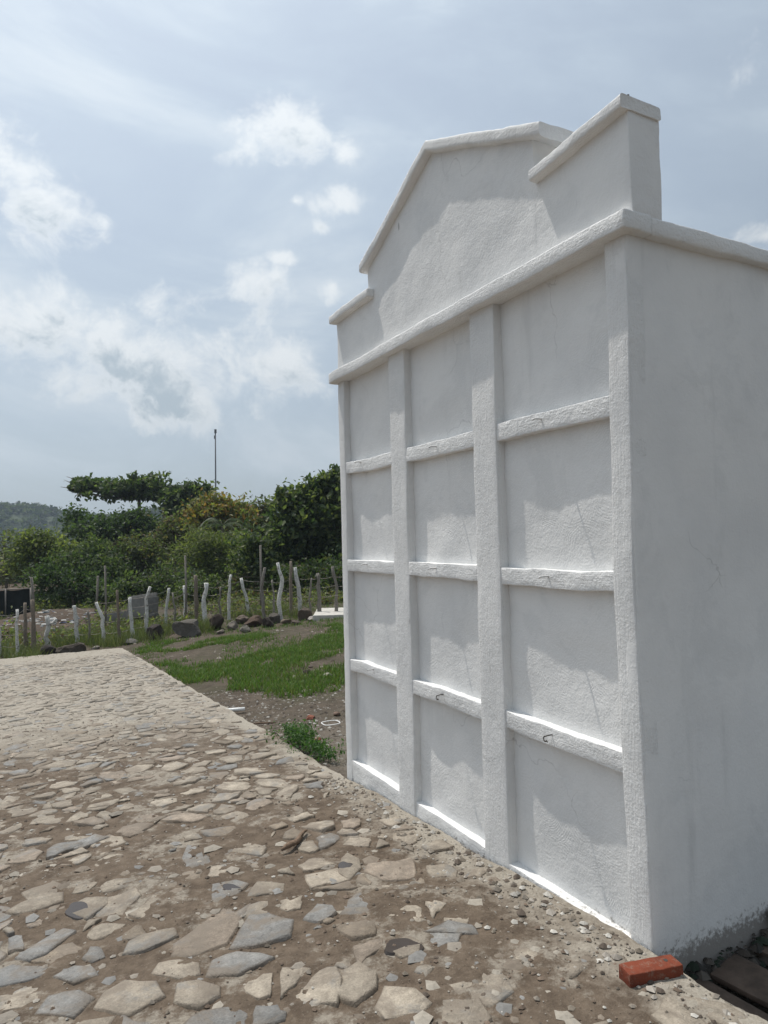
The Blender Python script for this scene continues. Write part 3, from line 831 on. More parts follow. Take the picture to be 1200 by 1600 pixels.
V, T, C_ = rock((0, 0, 0), (.07, .05, .045), 71, (.19, .165, .125), sub=2); mb = MB(); mb.add(V, None, T, C_)
link('stone', mb.mesh('stone'), M_rock, loc=(.70, -.04, -.03), label='dull tan stone against the side wall at the right edge', cat='stone')
pebble_field('trench_rubble', 240, lambda n: np.column_stack([rng.uniform(.0, .8, n), -np.abs(rng.normal(0, .07, n))-.008]), .006, .035, [(.03, .028, .025), (.05, .042, .035), (.08, .07, .06), (.02, .03, .02)], M_pebble,
             lambda x, y: -.165+.05*sstep(-.09, 0, y)+.04*x, label='dark rubble and moss heaped against the foot of the side wall', cat='rubble')

# ------------------------------------------------------------------ vegetation helpers
def leaf_cloud(cent, L, Wd, rg, cols, jit=.25, upb=.5, fold=.15, dirs=None):
    n = len(cent)
    a = rg.normal(size=(n, 3)) if dirs is None else dirs+rg.normal(size=(n, 3))*.35
    a[:, 2] -= .25; a /= np.linalg.norm(a, axis=1, keepdims=True)
    nn = rg.normal(size=(n, 3)); nn[:, 2] = np.abs(nn[:, 2])+upb
    b = np.cross(nn, a); b /= np.linalg.norm(b, axis=1, keepdims=True)+1e-9
    nn = np.cross(a, b)
    s = rg.uniform(.5, 1.0, (n, 1))**1.5*1.75; l = L*s; w = Wd*s
    V = np.stack([cent-a*l*.5, cent+b*w*.5+nn*w*fold, cent+a*l*.5, cent-b*w*.5+nn*w*fold], 1).reshape(-1, 3)
    Q = np.arange(4*n).reshape(-1, 4)
    cols = np.asarray(cols, float)
    c = cols[rg.integers(0, len(cols), n)]*rg.uniform(1-jit, 1+jit, (n, 1))
    return V, Q, np.repeat(c, 4, 0)
def px_lobe(cx, cy, rx, ry, D):
    return at(cx, cy, D), np.array([rx*D/F_PX, rx*D/F_PX, ry*D/F_PX])
def tree(name, D, lobes, L, W, dens, cols, label, cat='tree', group=None, trunk=None, seedv=0, tr_rad=.09, clr=.30, bark=(.13, .11, .09), fork=None, tight=1.0):
    """lobes: (px, py, rx, ry[, depth offset]) seen at depth D; the crown fills real ellipsoids round those points"""
    rg = np.random.default_rng(100+seedv)
    lob = []
    for q in lobes:
        off = q[4] if len(q) > 4 else rg.uniform(-.5, .5)*q[2]*D/F_PX
        lob.append(px_lobe(q[0], q[1], q[2], q[3], D+off))
    cx = np.mean([l[0] for l in lob], 0)
    if trunk is None: foot = np.array([cx[0], cx[1], 0.])
    else: foot = at(trunk, 900, D); foot = np.array([foot[0], foot[1], 0.])
    foot[2] = float(soil_z(foot[0], foot[1]))
    o = empty(name, foot, label, cat, group)
    C_ = []
    for c, r in lob:
        vol = r[0]*r[1]*r[2]*4.19; area = 4.19*((r[0]*r[1]+r[0]*r[2]*2)/3)*3
        ncl = max(6, int(area*dens*.72))
        d = rg.normal(size=(ncl, 3)); d /= np.linalg.norm(d, axis=1, keepdims=True)
        rad = (rg.random(ncl)**.45)[:, None]*(1+.22*rg.normal(size=(ncl, 1)))
        cl = c+d*rad*r
        per = 15
        sp = min(clr, r.min()*.75)*rg.uniform(.6, 1.35, (ncl, 1, 1))
        C_.append((cl[:, None]+rg.normal(size=(ncl, per, 3))*np.array([.55, .55, .38])*sp*tight).reshape(-1, 3))
    cent = np.concatenate(C_); cent = cent[cent[:, 2] > soil_z(cent[:, 0], cent[:, 1])+.02]
    V, Q, c = leaf_cloud(cent, L, W, rg, cols)
    link('crown', mesh_np('crown', V-foot, Q, None, c), M_leaf, o)
    mb = MB()
    topc = max(lob, key=lambda l: l[0][2])[0]
    mid = np.array([cx[0]*.6+foot[0]*.4, cx[1]*.6+foot[1]*.4, foot[2]+(cx[2]-foot[2])*.62])
    if fork is not None: mid = at(fork[0], fork[1], D)
    p = [foot-np.array([0, 0, .1]), foot*.6+mid*.4+rg.normal(0, .05, 3)*np.array([1, 1, 0]), mid]
    ok = max(.4, mid[2]-foot[2])
    V, Q, T = tube(p, [tr_rad, tr_rad*.8, tr_rad*.66], 8, wob=.25, seed=seedv); mb.add(V, Q, T, bark)
    for c_, r in lob:
        k = c_+rg.normal(0, .08, 3)
        V, Q, T = tube([mid, (mid+k)/2+rg.normal(0, .12, 3), k, k+(k-mid)*.25*rg.random()], [tr_rad*.6, tr_rad*.42, tr_rad*.25, tr_rad*.08], 6, wob=.2, seed=seedv); mb.add(V, Q, T, bark)
        for _ in range(4):
            e = c_+rg.normal(0, .55, 3)*r
            V, Q, T = tube([k*.5+mid*.5, (k+e)/2+rg.normal(0, .06, 3), e], [tr_rad*.3, tr_rad*.18, tr_rad*.06], 5, seed=seedv); mb.add(V, Q, T, bark)
    link('trunk', mb.mesh('trunk', True, foot), M_bark, o)
    return o
GD = [(.040, .066, .030), (.052, .080, .036), (.062, .090, .044)]          # dark green
GM_ = [(.098, .125, .058), (.122, .150, .070), (.082, .104, .054)]         # mid green
GL = [(.160, .182, .070), (.135, .160, .064), (.180, .195, .085)]                 # lighter green
GY = [(.22, .17, .055), (.24, .14, .055), (.15, .15, .055), (.18, .11, .05)]
GB_ = [(.125, .092, .062), (.105, .09, .055), (.075, .080, .045)]
TG = 'trees and shrubs beyond the fence'
tree('almond_tree', 42, [(128, 752, 22, 7), (118, 764, 14, 4), (152, 762, 34, 12), (186, 768, 36, 13), (222, 756, 40, 14), (205, 764, 34, 14), (252, 768, 28, 11), (232, 774, 30, 9)],
     .26, .15, 7, GD+GM_, 'flat topped umbrella shaped tree rising alone above the thicket against the sky', group=TG, trunk=217, seedv=1, tr_rad=.16, clr=.30, fork=(217, 778), bark=(.16, .14, .12))
tree('leafy_tree', 41, [(272, 778, 20, 14), (296, 772, 26, 17), (312, 768, 18, 12), (282, 798, 28, 18), (304, 796, 22, 18)],
     .28, .16, 8, GD+GM_, 'dark leafy tree just right of the flat topped umbrella tree', group=TG, seedv=2, clr=.45)
tree('flowering_tree', 31, [(338, 786, 22, 16), (318, 800, 30, 18), (352, 800, 34, 22), (376, 798, 22, 16), (336, 822, 46, 24)],
     .16, .085, 16, GY+GL, 'tree with yellow orange tinted top left of the big green tree', group=TG, trunk=349, seedv=3, clr=.32)
tree('rusty_tree', 34, [(405, 802, 22, 16), (422, 790, 12, 10), (392, 816, 26, 18), (410, 826, 24, 18)],
     .15, .08, 14, GB_+GM_, 'rust brown tinted treetop between the orange tree and big green tree', group=TG, seedv=4, clr=.3)
tree('broadleaf_tree', 27, [(478, 786, 34, 28), (508, 768, 28, 26), (452, 782, 22, 18), (522, 748, 16, 14), (470, 826, 46, 34), (512, 816, 36, 40), (550, 790, 40, 50), (445, 838, 24, 24), (505, 860, 44, 30)],
     .21, .13, 17, GM_+GD+GL[:1], 'big broad leaved green tree touching the left edge of the white wall', group=TG, trunk=492, seedv=5, tr_rad=.13, clr=.36)
tree('dark_tree', 38, [(122, 818, 22, 22), (148, 826, 34, 20), (188, 822, 28, 20), (212, 812, 26, 20), (160, 842, 50, 20), (228, 826, 24, 22)],
     .19, .11, 10, GD, 'dark round crowned tree under the umbrella tree', group=TG, seedv=6, clr=.42)
tree('pale_tree', 30, [(48, 848, 30, 22), (72, 844, 24, 18), (92, 862, 34, 24), (40, 876, 34, 24)],
     .15, .075, 14, GL+GM_, 'light green bushy tree at the far left of the thicket', group=TG, seedv=7, clr=.33)
tree('round_shrub', 29, [(150, 862, 34, 24), (122, 880, 38, 26), (165, 890, 38, 28)],
     .13, .07, 15, GM_+GD, 'rounded mid green shrub below the dark round crowned tree', 'shrub', TG, seedv=8, clr=.3)
tree('olive_shrub', 30, [(206, 858, 34, 24), (232, 874, 34, 28), (200, 892, 34, 28)],
     .13, .07, 14, GM_+GB_[1:], 'olive green shrub under the trunk of the umbrella tree', 'shrub', TG, seedv=9, clr=.3)
tree('brown_shrub', 32, [(268, 822, 26, 20), (262, 846, 32, 24), (286, 838, 30, 24)],
     .14, .07, 13, GB_+GM_, 'brownish green shrub left of the yellow orange tree', 'shrub', TG, seedv=10, clr=.3)
tree('feathery_shrub', 28, [(322, 848, 38, 26), (352, 858, 36, 30), (300, 872, 38, 30), (340, 890, 44, 30)],
     .17, .035, 16, GM_+GL, 'feathery narrow leaved bush under the yellow orange tree', 'shrub', TG, seedv=11, clr=.32)
tree('vine_shrub', 26, [(398, 850, 34, 28), (420, 872, 34, 30), (388, 884, 36, 28), (428, 900, 36, 26)],
     .14, .085, 15, GM_+GL[:1]+GD, 'vine covered bush left of the big tree behind the fence', 'shrub', TG, seedv=12, clr=.3)
tree('grey_brush', 33, [(8, 856, 18, 30), (22, 880, 20, 34), (4, 900, 22, 26)],
     .13, .04, 9, [(.12, .11, .08), (.09, .095, .055), (.07, .085, .04)], 'thin greyish brush at the left edge of the photo', 'shrub', TG, seedv=13, clr=.32)
tree('dark_shrub', 27, [(112, 912, 40, 24), (78, 902, 36, 26), (150, 922, 40, 22)],
     .13, .07, 12, GD, 'dark low bush over the rubbish tip at left', 'shrub', TG, seedv=14, clr=.3)
tree('low_shrub', 26, [(226, 916, 38, 24), (262, 906, 36, 28), (196, 924, 34, 20)],
     .13, .065, 13, GD+GM_, 'low bush behind the leaning grey slabs', 'shrub', TG, seedv=15, clr=.3)
tree('low_shrub', 25, [(306, 918, 38, 26), (340, 926, 36, 24), (318, 944, 34, 16)],
     .12, .06, 14, GM_+GD, 'low bush behind the brown square post of the fence', 'shrub', TG, seedv=16, clr=.28)
tree('low_shrub', 25, [(382, 926, 38, 26), (416, 934, 34, 20)],
     .12, .06, 14, GM_+GB_, 'low tangled bush behind the middle of the fence', 'shrub', TG, seedv=17, clr=.28)
tree('low_shrub', 24, [(470, 906, 40, 26), (512, 902, 38, 30), (492, 930, 46, 18), (545, 900, 36, 40)],
     .13, .07, 14, GD+GB_[2:], 'dark tangled undergrowth beneath the big green tree', 'shrub', TG, seedv=18, clr=.3)
tree('low_shrub', 29, [(20, 940, 40, 14), (70, 936, 40, 16), (120, 938, 40, 14)], .13, .07, 12, GD, 'dark undergrowth behind the rubbish tip', 'shrub', TG, seedv=22, clr=.3)
tree('low_shrub', 29, [(170, 940, 40, 16), (220, 940, 40, 18), (265, 942, 40, 18)], .13, .07, 12, GD+GM_, 'green undergrowth behind the leaning concrete panels', 'shrub', TG, seedv=23, clr=.3)
tree('low_shrub', 28, [(290, 948, 36, 14), (350, 946, 40, 16), (390, 948, 36, 14), (440, 946, 36, 14)], .12, .06, 12, GM_+GB_, 'weedy undergrowth behind the middle posts of the fence', 'shrub', TG, seedv=24, clr=.28)
tree('back_tree', 50, [(60, 890, 60, 34), (130, 880, 60, 34), (10, 915, 60, 30)],
     .22, .13, 6, GD, 'deep dark foliage mass behind the left bushes', 'tree', TG, seedv=19, clr=.5)
tree('back_tree', 46, [(230, 880, 60, 44), (300, 880, 60, 44), (190, 910, 60, 36)],
     .22, .13, 6, GD, 'deep dark foliage mass behind the olive and brown shrubs', 'tree', TG, seedv=20, clr=.5)
tree('back_tree', 42, [(370, 880, 60, 48), (440, 880, 60, 48), (500, 900, 60, 50), (560, 880, 50, 60)],
     .22, .13, 7, GD, 'deep dark foliage mass behind the vine covered bush', 'tree', TG, seedv=21, clr=.5)
# palm with arching fronds in front of the yellow orange tree
def palm(px, py, D, n, Lf, label, seedv):
    rg = np.random.default_rng(seedv); top = at(px, py, D); foot = np.array([top[0], top[1], float(soil_z(top[0], top[1]))])
    o = empty('palm', foot, label, 'palm', TG); mb = MB(); lv = []
    V, Q, T = tube([foot, (foot+top)/2+np.array([.05, 0, 0]), top], [.11, .09, .08], 8); mb.add(V, Q, T, (.12, .10, .08))
    link('trunk', mb.mesh('trunk', True, foot), M_bark, o)
    for k in range(n):
        a = 2*math.pi*k/n+rg.uniform(-.3, .3); e = rg.uniform(.3, 1.1); d = np.array([math.cos(a), math.sin(a), 0])
        ts = np.linspace(0, 1, 26); pts = top+d*Lf*ts[:, None]*math.cos(e)*1.1+np.array([0, 0, 1])*(Lf*(math.sin(e)*ts-.85*ts**2))[:, None]
        V, Q, T = tube(pts[::3], np.linspace(.018, .004, len(pts[::3])), 4); mf = MB(); mf.add(V, Q, T, (.06, .08, .035))
        side = np.cross(d, (0, 0, 1))
        for s in (-1, 1):
            for i in range(2, 26):
                p = pts[i]; tip = p+side*s*.34*(1-.5*ts[i])+d*.14-np.array([0, 0, .16]); w = d*.018
                mf.add([p-w, p+w, tip], None, [(0, 1, 2)], np.array((.05, .08, .03))*rg.uniform(.6, 1.1))
        link('frond', mf.mesh('frond', False, foot), M_leaf, o)
palm(348, 822, 29, 9, 1.7, 'small palm with arching fronds below the orange tinted treetop', 5)

# ------------------------------------------------------------------ far hills with forest
rg = np.random.default_rng(3)
hx = np.linspace(-170, 560, 110); hy = np.linspace(-60, 130, 34)
def hill_h(s, t):        # s across the view, t away from the viewer
    ridge = np.exp(-((t-20)/55.0)**2)
    prof = 21+5.0*np.exp(-((s+85)/50.0)**2)+2.5*np.sin(s*.035)+1.6*np.sin(s*.09+1)-2.0*sstep(-10, 120, s)
    return -4+ridge*prof
S, Tt = np.meshgrid(hx, hy)
d0 = ray(250, 840); d0 = d0*np.array([1, 1, 0]); d0 /= np.linalg.norm(d0); e0 = np.array([d0[1], -d0[0], 0])
def hill_pt(s, t, h): return CAM[None]*np.array([1, 1, 0])+d0[None]*(380+t)[:, None]+e0[None]*s[:, None]+np.array([0, 0, 1.])[None]*h[:, None]
Hh = hill_h(S, Tt)
V = hill_pt(S.ravel(), Tt.ravel(), Hh.ravel()); nx_, ny_ = len(hx), len(hy)
i = np.arange(nx_-1)[None]+np.arange(ny_-1)[:, None]*nx_; Q = np.stack([i, i+1, i+1+nx_, i+nx_], -1).reshape(-1, 4)
M_hill = plain('hill_soil', (.045, .058, .028), 0.95, 0, .08, .4, 0.5, .5)
link('hill', mesh_np('hill', V, Q, smooth=True), M_hill, kind='structure')
n = 3600; s = rg.uniform(-165, 330, n); t = rg.uniform(-55, 45, n); h = hill_h(s, t)
ctr = hill_pt(s, t, h); R_ = rg.uniform(1.6, 3.6, n)*np.where(rg.random(n) < .06, 1.5, 1); per = 34
dd_ = rg.normal(size=(n, per, 3)); dd_ /= np.linalg.norm(dd_, axis=2, keepdims=True); dd_[..., 2] = np.abs(dd_[..., 2])*.9
cent = ctr[:, None]+dd_*R_[:, None, None]*rg.uniform(.7, 1.05, (n, per, 1))+np.array([0, 0, .4])
tc_ = np.array(GD+GM_+GB_[2:])[rg.integers(0, 7, n)]*rg.uniform(.40, .75, (n, 1))
V, Q, c = leaf_cloud(cent.reshape(-1, 3), 1.25, .9, rg, [(1, 1, 1)], .2)
c = c*np.repeat(np.repeat(tc_, per, 0), 4, 0)
link('hillside_forest', mesh_np('hillside_forest', V, Q, None, c), M_leaf, kind='stuff', label='distant forested ridge fading into blue haze at left', cat='forest')

# ------------------------------------------------------------------ antenna pole
c = at(337, 768, 60); top = at(336.5, 676, 60); ft = np.array([c[0], c[1], float(soil_z(c[0], c[1]))])
po = empty('lamp_pole', ft, 'tall thin steel pole with a small box head above the treetops', 'pole')
V, Q, T = tube([ft, c, top], [.09, .07, .055], 8); link('shaft', mesh_np('shaft', V-ft, Q, T, smooth=True), M_pole, po)
V, Q = rbox(top+np.array([-.08, -.08, -.05]), top+np.array([.10, .10, .30]), .02, .2); link('head', mesh_np('head', V-ft, Q), M_pole, po)
V, Q = rbox(top+np.array([-.12, -.06, -.55]), top+np.array([-.05, .06, -.25]), .02, .2); link('junction_box', mesh_np('junction_box', V-ft, Q), M_pole, po)

# ------------------------------------------------------------------ fence
FENCE = [  # pixel polyline foot -> top, width px, tone, label
 ([(1, 1026), (-2, 990), (-4, 960)], 5, 'w', None), ([(26, 1028), (26.5, 990), (26.5, 952)], 4.6, 'w', None), ([(40, 1015), (39, 942)], 6, 'b', None), ([(52, 1018), (52, 980), (50.6, 937)], 6.2, 'b', None),
 ([(76, 1009), (72, 992), (76, 977), (73, 962)], 7, 'w', 'stubby forked white post'), ([(122, 1007), (120, 975), (116, 946)], 6, 'w', None),
 ([(163, 1005), (161, 966), (156, 955), (150, 941)], 5.4, 'w', 'white post bent to the left'), ([(187, 1004), (183, 922)], 5, 'b', None), ([(206.5, 998), (205, 960), (202.5, 934)], 6, 'w', None),
 ([(230, 993), (228, 930), (235, 917)], 5, 'w', None), ([(259, 980), (260, 950), (264, 919)], 4.6, 'w', None), ([(290, 968), (289, 940), (288, 915)], 5.6, 'w', None),
 ([(307, 975), (306, 930), (305.5, 899)], 6.4, 'b', 'square brown wooden post'), ([(323.5, 975), (318, 943), (322.5, 911)], 7, 'w', 'thick bowed whitewashed post'),
 ([(357, 970), (358, 930), (361, 898)], 4.6, 'w', None), ([(389.5, 962), (384, 930), (376.7, 903)], 4.8, 'w', 'white post leaning to the left'),
 ([(414, 968), (408, 920), (411, 905), (414, 887)], 5, 'd', None), ([(439.7, 972), (436, 936), (441.5, 906), (434, 879)], 6, 'w', 'wavy crooked white post'),
 ([(455, 963), (454, 877)], 5, 'b', None), ([(471, 962), (467, 920), (461, 886)], 6.6, 'w', None), ([(500, 964), (499, 930), (496, 895.5)], 6, 'd', None),
 ([(525, 962), (526, 913), (519, 885)], 5, 'd', None), ([(138, 1007), (140, 980), (137, 953)], 3.4, 'd', None), ([(275, 979), (273, 950), (270, 926)], 3.2, 'd', None), ([(345, 973), (343, 945), (345, 917)], 3.2, 'd', None), ([(426, 968), (428, 935), (425, 906)], 3.4, 'd', None), ([(486, 964), (484, 930), (487, 903)], 3.2, 'd', None),
 ([(545, 962), (546, 920), (548, 890)], 6, 'w', None), ([(585, 960), (584, 885)], 6, 'b', None)]
tones = {'w': (.58, .57, .54), 'b': (.20, .165, .13), 'd': (.22, .20, .175)}
f0 = hit(305, 978)
fence = empty('barbed_wire_fence', f0, 'barbed wire fence of crooked whitewashed branch posts behind the field', 'fence')
tops = []; feet = []
for k, (pts, w, tn, lab) in enumerate(FENCE):
    foot = hit(*pts[0]); D = (foot-CAM)@FWD
    P = [at(x, y, D) for x, y in pts]
    P[0] = foot-np.array([0, 0, .15])
    if len(P) == 2: P.insert(1, (foot+P[1])/2)
    # resample for a knotty outline
    P = np.array(P); cs = np.concatenate([[0], np.cumsum(np.linalg.norm(np.diff(P, axis=0), axis=1))])
    tt = np.linspace(0, cs[-1], 9); RP = np.stack([np.interp(tt, cs, P[:, a]) for a in range(3)], 1)
    RP[1:-1] = .25*RP[:-2]+.5*RP[1:-1]+.25*RP[2:]
    rgk = np.random.default_rng(900+k); amp = .004 if tn == 'b' else .012
    RP[1:-1] += rgk.normal(0, amp, RP[1:-1].shape)
    r0 = w*.5*D/F_PX
    V, Q, T = tube(RP, r0*np.linspace(1.12, .86, 9)*(1+rgk.uniform(-.10, .10, 9)), 6 if tn == 'b' else 8, wob=.40, seed=k)
    col = np.array(tones[tn])*rgk.uniform(.85, 1.12); hgt = (V[:, 2]-V[:, 2].min())
    mb = MB(); mb.add(V, Q, T, col)
    if lab and 'forked' in lab:
        q = RP[6]; V, Q, T = tube([q, q+RIGHT*.12+UP*.05, q+RIGHT*.2+UP*.16], [r0*.8, r0*.6, r0*.4], 6); mb.add(V, Q, T, col)
    o = link('post', mb.mesh('post', True, f0), M_post, fence)
    if lab: o['label'] = lab
    feet.append(foot); tops.append(P)
order = sorted(range(len(FENCE)), key=lambda k: FENCE[k][0][0][0])
for lev in (.22, .45, .66, .86):
    pts = []
    for k in order:
        P = tops[k]; b0, b1 = feet[k], P[-1]; L = np.array(b0)*(1-lev)+np.array(b1)*lev
        zt = feet[k][2]+lev*1.22
        pts.append(np.array([L[0], L[1], min(zt, b1[2]-.02)]))
    fine_ = []
    for a, b in zip(pts[:-1], pts[1:]):
        for t in np.linspace(0, 1, 5)[:-1]: fine_.append(a*(1-t)+b*t-np.array([0, 0, .03*math.sin(math.pi*t)]))
    fine_.append(pts[-1])
    V, Q, T = tube(fine_, .0040, 4); mb = MB(); mb.add(V, Q, T)
    rgk = np.random.default_rng(int(lev*100))
    for i in range(0, len(fine_)-1):
        for t in (.2, .7):
            q = fine_[i]*(1-t)+fine_[i+1]*t; dv = rgk.normal(size=3); dv /= np.linalg.norm(dv); V, Q, T = tube([q-dv*.016, q+dv*.016], .0026, 3); mb.add(V, Q, T)
    link('wire', mb.mesh('wire', False, f0), M_wire, fence)
# thin stakes of an older line behind
for (x0, y0, x1, y1, w, dist, lab) in ((165, 990, 164, 884, 3.0, 20, 'thin bare stake standing between two white posts at left'), (290, 960, 289.5, 868, 3.0, 20, 'thin bare stake behind the whitewashed posts under the orange tree'),
        (407, 960, 407, 852, 3.2, 20.5, 'tall thin stake below the big broad leaved tree'), (53, 970, 49, 902, 4.0, 23, 'grey crooked stake at the corner of the dark shade net'), (149, 962, 153, 900, 3.4, 22, 'thin leaning stake beside the tip rubbish')):
    a, b = at(x0, y0, dist), at(x1, y1, dist); a[2] = soil_z(a[0], a[1])-.1
    V, Q, T = tube([a, (a+b)/2+np.array([.02, 0, 0]), b], w*.5*dist/F_PX, 6, wob=.3, seed=4)
    mb = MB(); mb.add(V, Q, T, (.20, .18, .155)); link('stake', mb.mesh('stake', True, a), M_post, loc=tuple(a), label=lab, cat='stake')

# ------------------------------------------------------------------ boulders and things by the fence
ROCKS = [(75, 1020, 13, 10, (.035, .03, .027), 'small blackish boulder at the end of the paving'), (110, 1016, 21, 10, (.075, .062, .05), 'low wide brown boulder at the end of the paving'),
 (243, 990, 12.5, 14, (.045, .036, .032), 'dark upright boulder left of the largest boulder'), (291, 984, 21, 18, (.10, .09, .078), 'largest grey boulder at the fence foot'),
 (338, 976, 14, 15, (.05, .038, .03), 'dark brown boulder right of the largest boulder'), (204, 1003, 11, 6, (.13, .12, .11), 'small flat pale topped rock near the paving corner'),
 (150, 1013, 7, 4, (.17, .15, .13), 'small flat tan rock on the paving end'), (364, 980, 9, 9, (.17, .15, .125), 'pale knobbly stone at left end of the rock pile'),
 (378, 970, 11, 9, (.12, .095, .075), 'brown stone in the rock pile by the fence'), (384, 983, 9, 7, (.16, .145, .12), 'small tan stone at the foot of the rock pile'),
 (398, 973, 16, 11, (.085, .058, .042), 'reddish brown rock in the middle of the rock pile'), (418, 975, 11, 9, (.045, .036, .03), 'dark rock at right end of the rock pile'),
 (428, 969, 13, 11, (.075, .066, .055), 'grey rock beside the wavy crooked post'), (448, 972, 10, 6, (.15, .12, .09), 'low tan rock under the wavy crooked post'),
 (478, 962, 13, 14, (.09, .07, .055), 'brown boulder beside the leaning post near the slab'), (486, 968, 6, 5, (.34, .31, .28), 'small pale stone by the concrete slab'),
 (345, 988, 6, 4, (.14, .12, .10), 'little stone on dirt below the dark brown boulder'), (462, 973, 9, 5, (.10, .08, .065), 'small low brown rock left of the slab')]
for k, (px, py, rx, ry, col, lab) in enumerate(ROCKS):
    b = hit(px, py+ry*.55); D = (b-CAM)@FWD; sx_ = rx*D/F_PX*1.08; sz_ = ry*D/F_PX*1.1
    V, T, C_ = rock(b, (sx_, sx_*.8, sz_), 300+k, col); mb = MB(); mb.add(V, None, T, C_)
    link('boulder', mb.mesh('boulder'), M_rock, loc=tuple(b+np.array([0, 0, sz_*.55])), label=lab, cat='rock', group='rocks along the fence')
# concrete slab at the right
b = hit(490, 970); V, Q = rbox((0, -.2, -.15), (2.4, 1.6, .16), .012, .2); V = V+.006*np.stack([fbm(V*6+o_, 2) for o_ in (0, 9, 21)], -1)
mb = MB(); mb.add(V, Q, None, (.46, .44, .40)); o = link('concrete_slab', mb.mesh('concrete_slab', True), M_conc, loc=tuple(b), label='pale flat concrete slab beyond the grass left of the white wall', cat='slab'); o.rotation_euler = (0, 0, -.45)
# leaning concrete slabs at the tip
for k, (px, py, w, h, tilt, yaw, lab, col) in enumerate(((220, 966, .85, .72, .30, .5, 'large grey concrete panel leaning at the tip behind the fence', (.165, .158, .145)),
        (196, 984, 1.15, .42, .22, .45, 'long low grey concrete panel standing behind the fence', (.17, .16, .15)), (176, 983, .5, .34, .3, .6, 'small grey block at the left end of the concrete panels', (.15, .14, .13)),
        (238, 972, .32, .75, .12, .4, 'narrow upright grey slab behind the fork topped post', (.13, .125, .115)))):
    b = at(px, py, 20.5); V, Q = rbox((-w/2, -.05, 0), (w/2, .05, h), .01, .12); V = V+.008*np.stack([fbm(V*5+k*7+o_, 2) for o_ in (0, 9, 21)], -1)
    V[:, 2] += V[:, 0]*.12
    b[2] = max(b[2], float(soil_z(b[0], b[1]))-.05)
    mb = MB(); mb.add(V, Q, None, col); o = link('concrete_slab', mb.mesh('concrete_slab', True), M_conc, loc=tuple(b), label=lab, cat='concrete'); o.rotation_euler = (-tilt, 0, -yaw)
# dark shade net on poles
a, b = at(-30, 965, 24), at(48, 962, 24); zt = at(48, 920, 24)[2]; gz = float(soil_z(b[0], b[1]))
net = empty('shade_net', (b[0], b[1], gz), 'black shade net stretched on poles at the left edge', 'net'); nb = np.array([b[0], b[1], gz])
n = 24; V = []
for i in range(n+1):
    for j in range(9):
        p = a+(b-a)*i/n; zz = gz-.1+(zt-gz+.1)*j/8-.05*math.sin(math.pi*i/n)*(j/8)
        V.append([p[0]+.03*math.sin(i*1.3+j*.4), p[1]+.05*math.sin(i*.9)*math.sin(j*.5), zz])
V = np.array(V); th = np.array([0, .03, 0]); m_ = len(V)
Qf = [(i*9+j, (i+1)*9+j, (i+1)*9+j+1, i*9+j+1) for i in range(n) for j in range(8)]
link('net_sheet', mesh_np('net_sheet', np.concatenate([V, V+th])-nb, Qf+[tuple(x+m_ for x in q[::-1]) for q in Qf], smooth=True), M_net, net)
for p in (a, (a+b)/2, b):
    V, Q, T = tube([(p[0], p[1]-.04, gz-.1), (p[0], p[1]-.04, zt+.03)], .028, 8); link('pole', mesh_np('pole', V-nb, Q, T, smooth=True), M_wire, net)
V, Q, T = tube([(a[0], a[1]-.04, zt-.01), (b[0], b[1]-.04, zt+.01)], .02, 8); link('rail', mesh_np('rail', V-nb, Q, T, smooth=True), M_wire, net)
# scraps on the tip
def scraps(name, boxes, N, label, seedv):
    rgs = np.random.default_rng(seedv); mb = MB()
    pal = [(.45, .44, .42)]*3+[(.24, .23, .21)]*5+[(.08, .10, .17), (.22, .13, .10), (.16, .18, .19), (.10, .08, .07), (.12, .09, .07), (.3, .26, .21)]
    for _ in range(N):
        x0, y0, x1, y1 = boxes[rgs.integers(0, len(boxes))]
        p = hit(rgs.uniform(x0, x1), rgs.uniform(y0, y1)); s = rgs.uniform(.02, .10)*np.array([1, rgs.uniform(.4, 1), rgs.uniform(.1, .5)])
        q = np.array([(-1, -1, 0), (1, -1, .1), (1.1, 1, 0), (-.9, 1, .15), (-.7, -.8, 1), (.8, -.7, .9), (.7, .8, 1.1), (-.6, .7, .8)])*s
        th = rgs.uniform(0, 6.28); R = np.array([[math.cos(th), -math.sin(th), 0], [math.sin(th), math.cos(th), 0], [0, 0, 1]])
        mb.add(q@R.T+p, [(0, 3, 2, 1), (4, 5, 6, 7), (0, 1, 5, 4), (1, 2, 6, 5), (2, 3, 7, 6), (3, 0, 4, 7)], None, np.array(pal[rgs.integers(0, len(pal))])*rgs.uniform(.7, 1.1))
    link(name, mb.mesh(name), M_debris, kind='stuff', label=label, cat='rubbish')
scraps('rubbish', [(55, 948, 135, 974), (60, 955, 110, 985), (0, 962, 60, 985), (135, 945, 175, 960)], 260, 'scattered rubbish and rubble on the tip behind the fence at left', 1)
scraps('rubbish', [(400, 930, 500, 955), (460, 930, 530, 945)], 70, 'scraps of rubbish under the big tree behind the fence', 2)

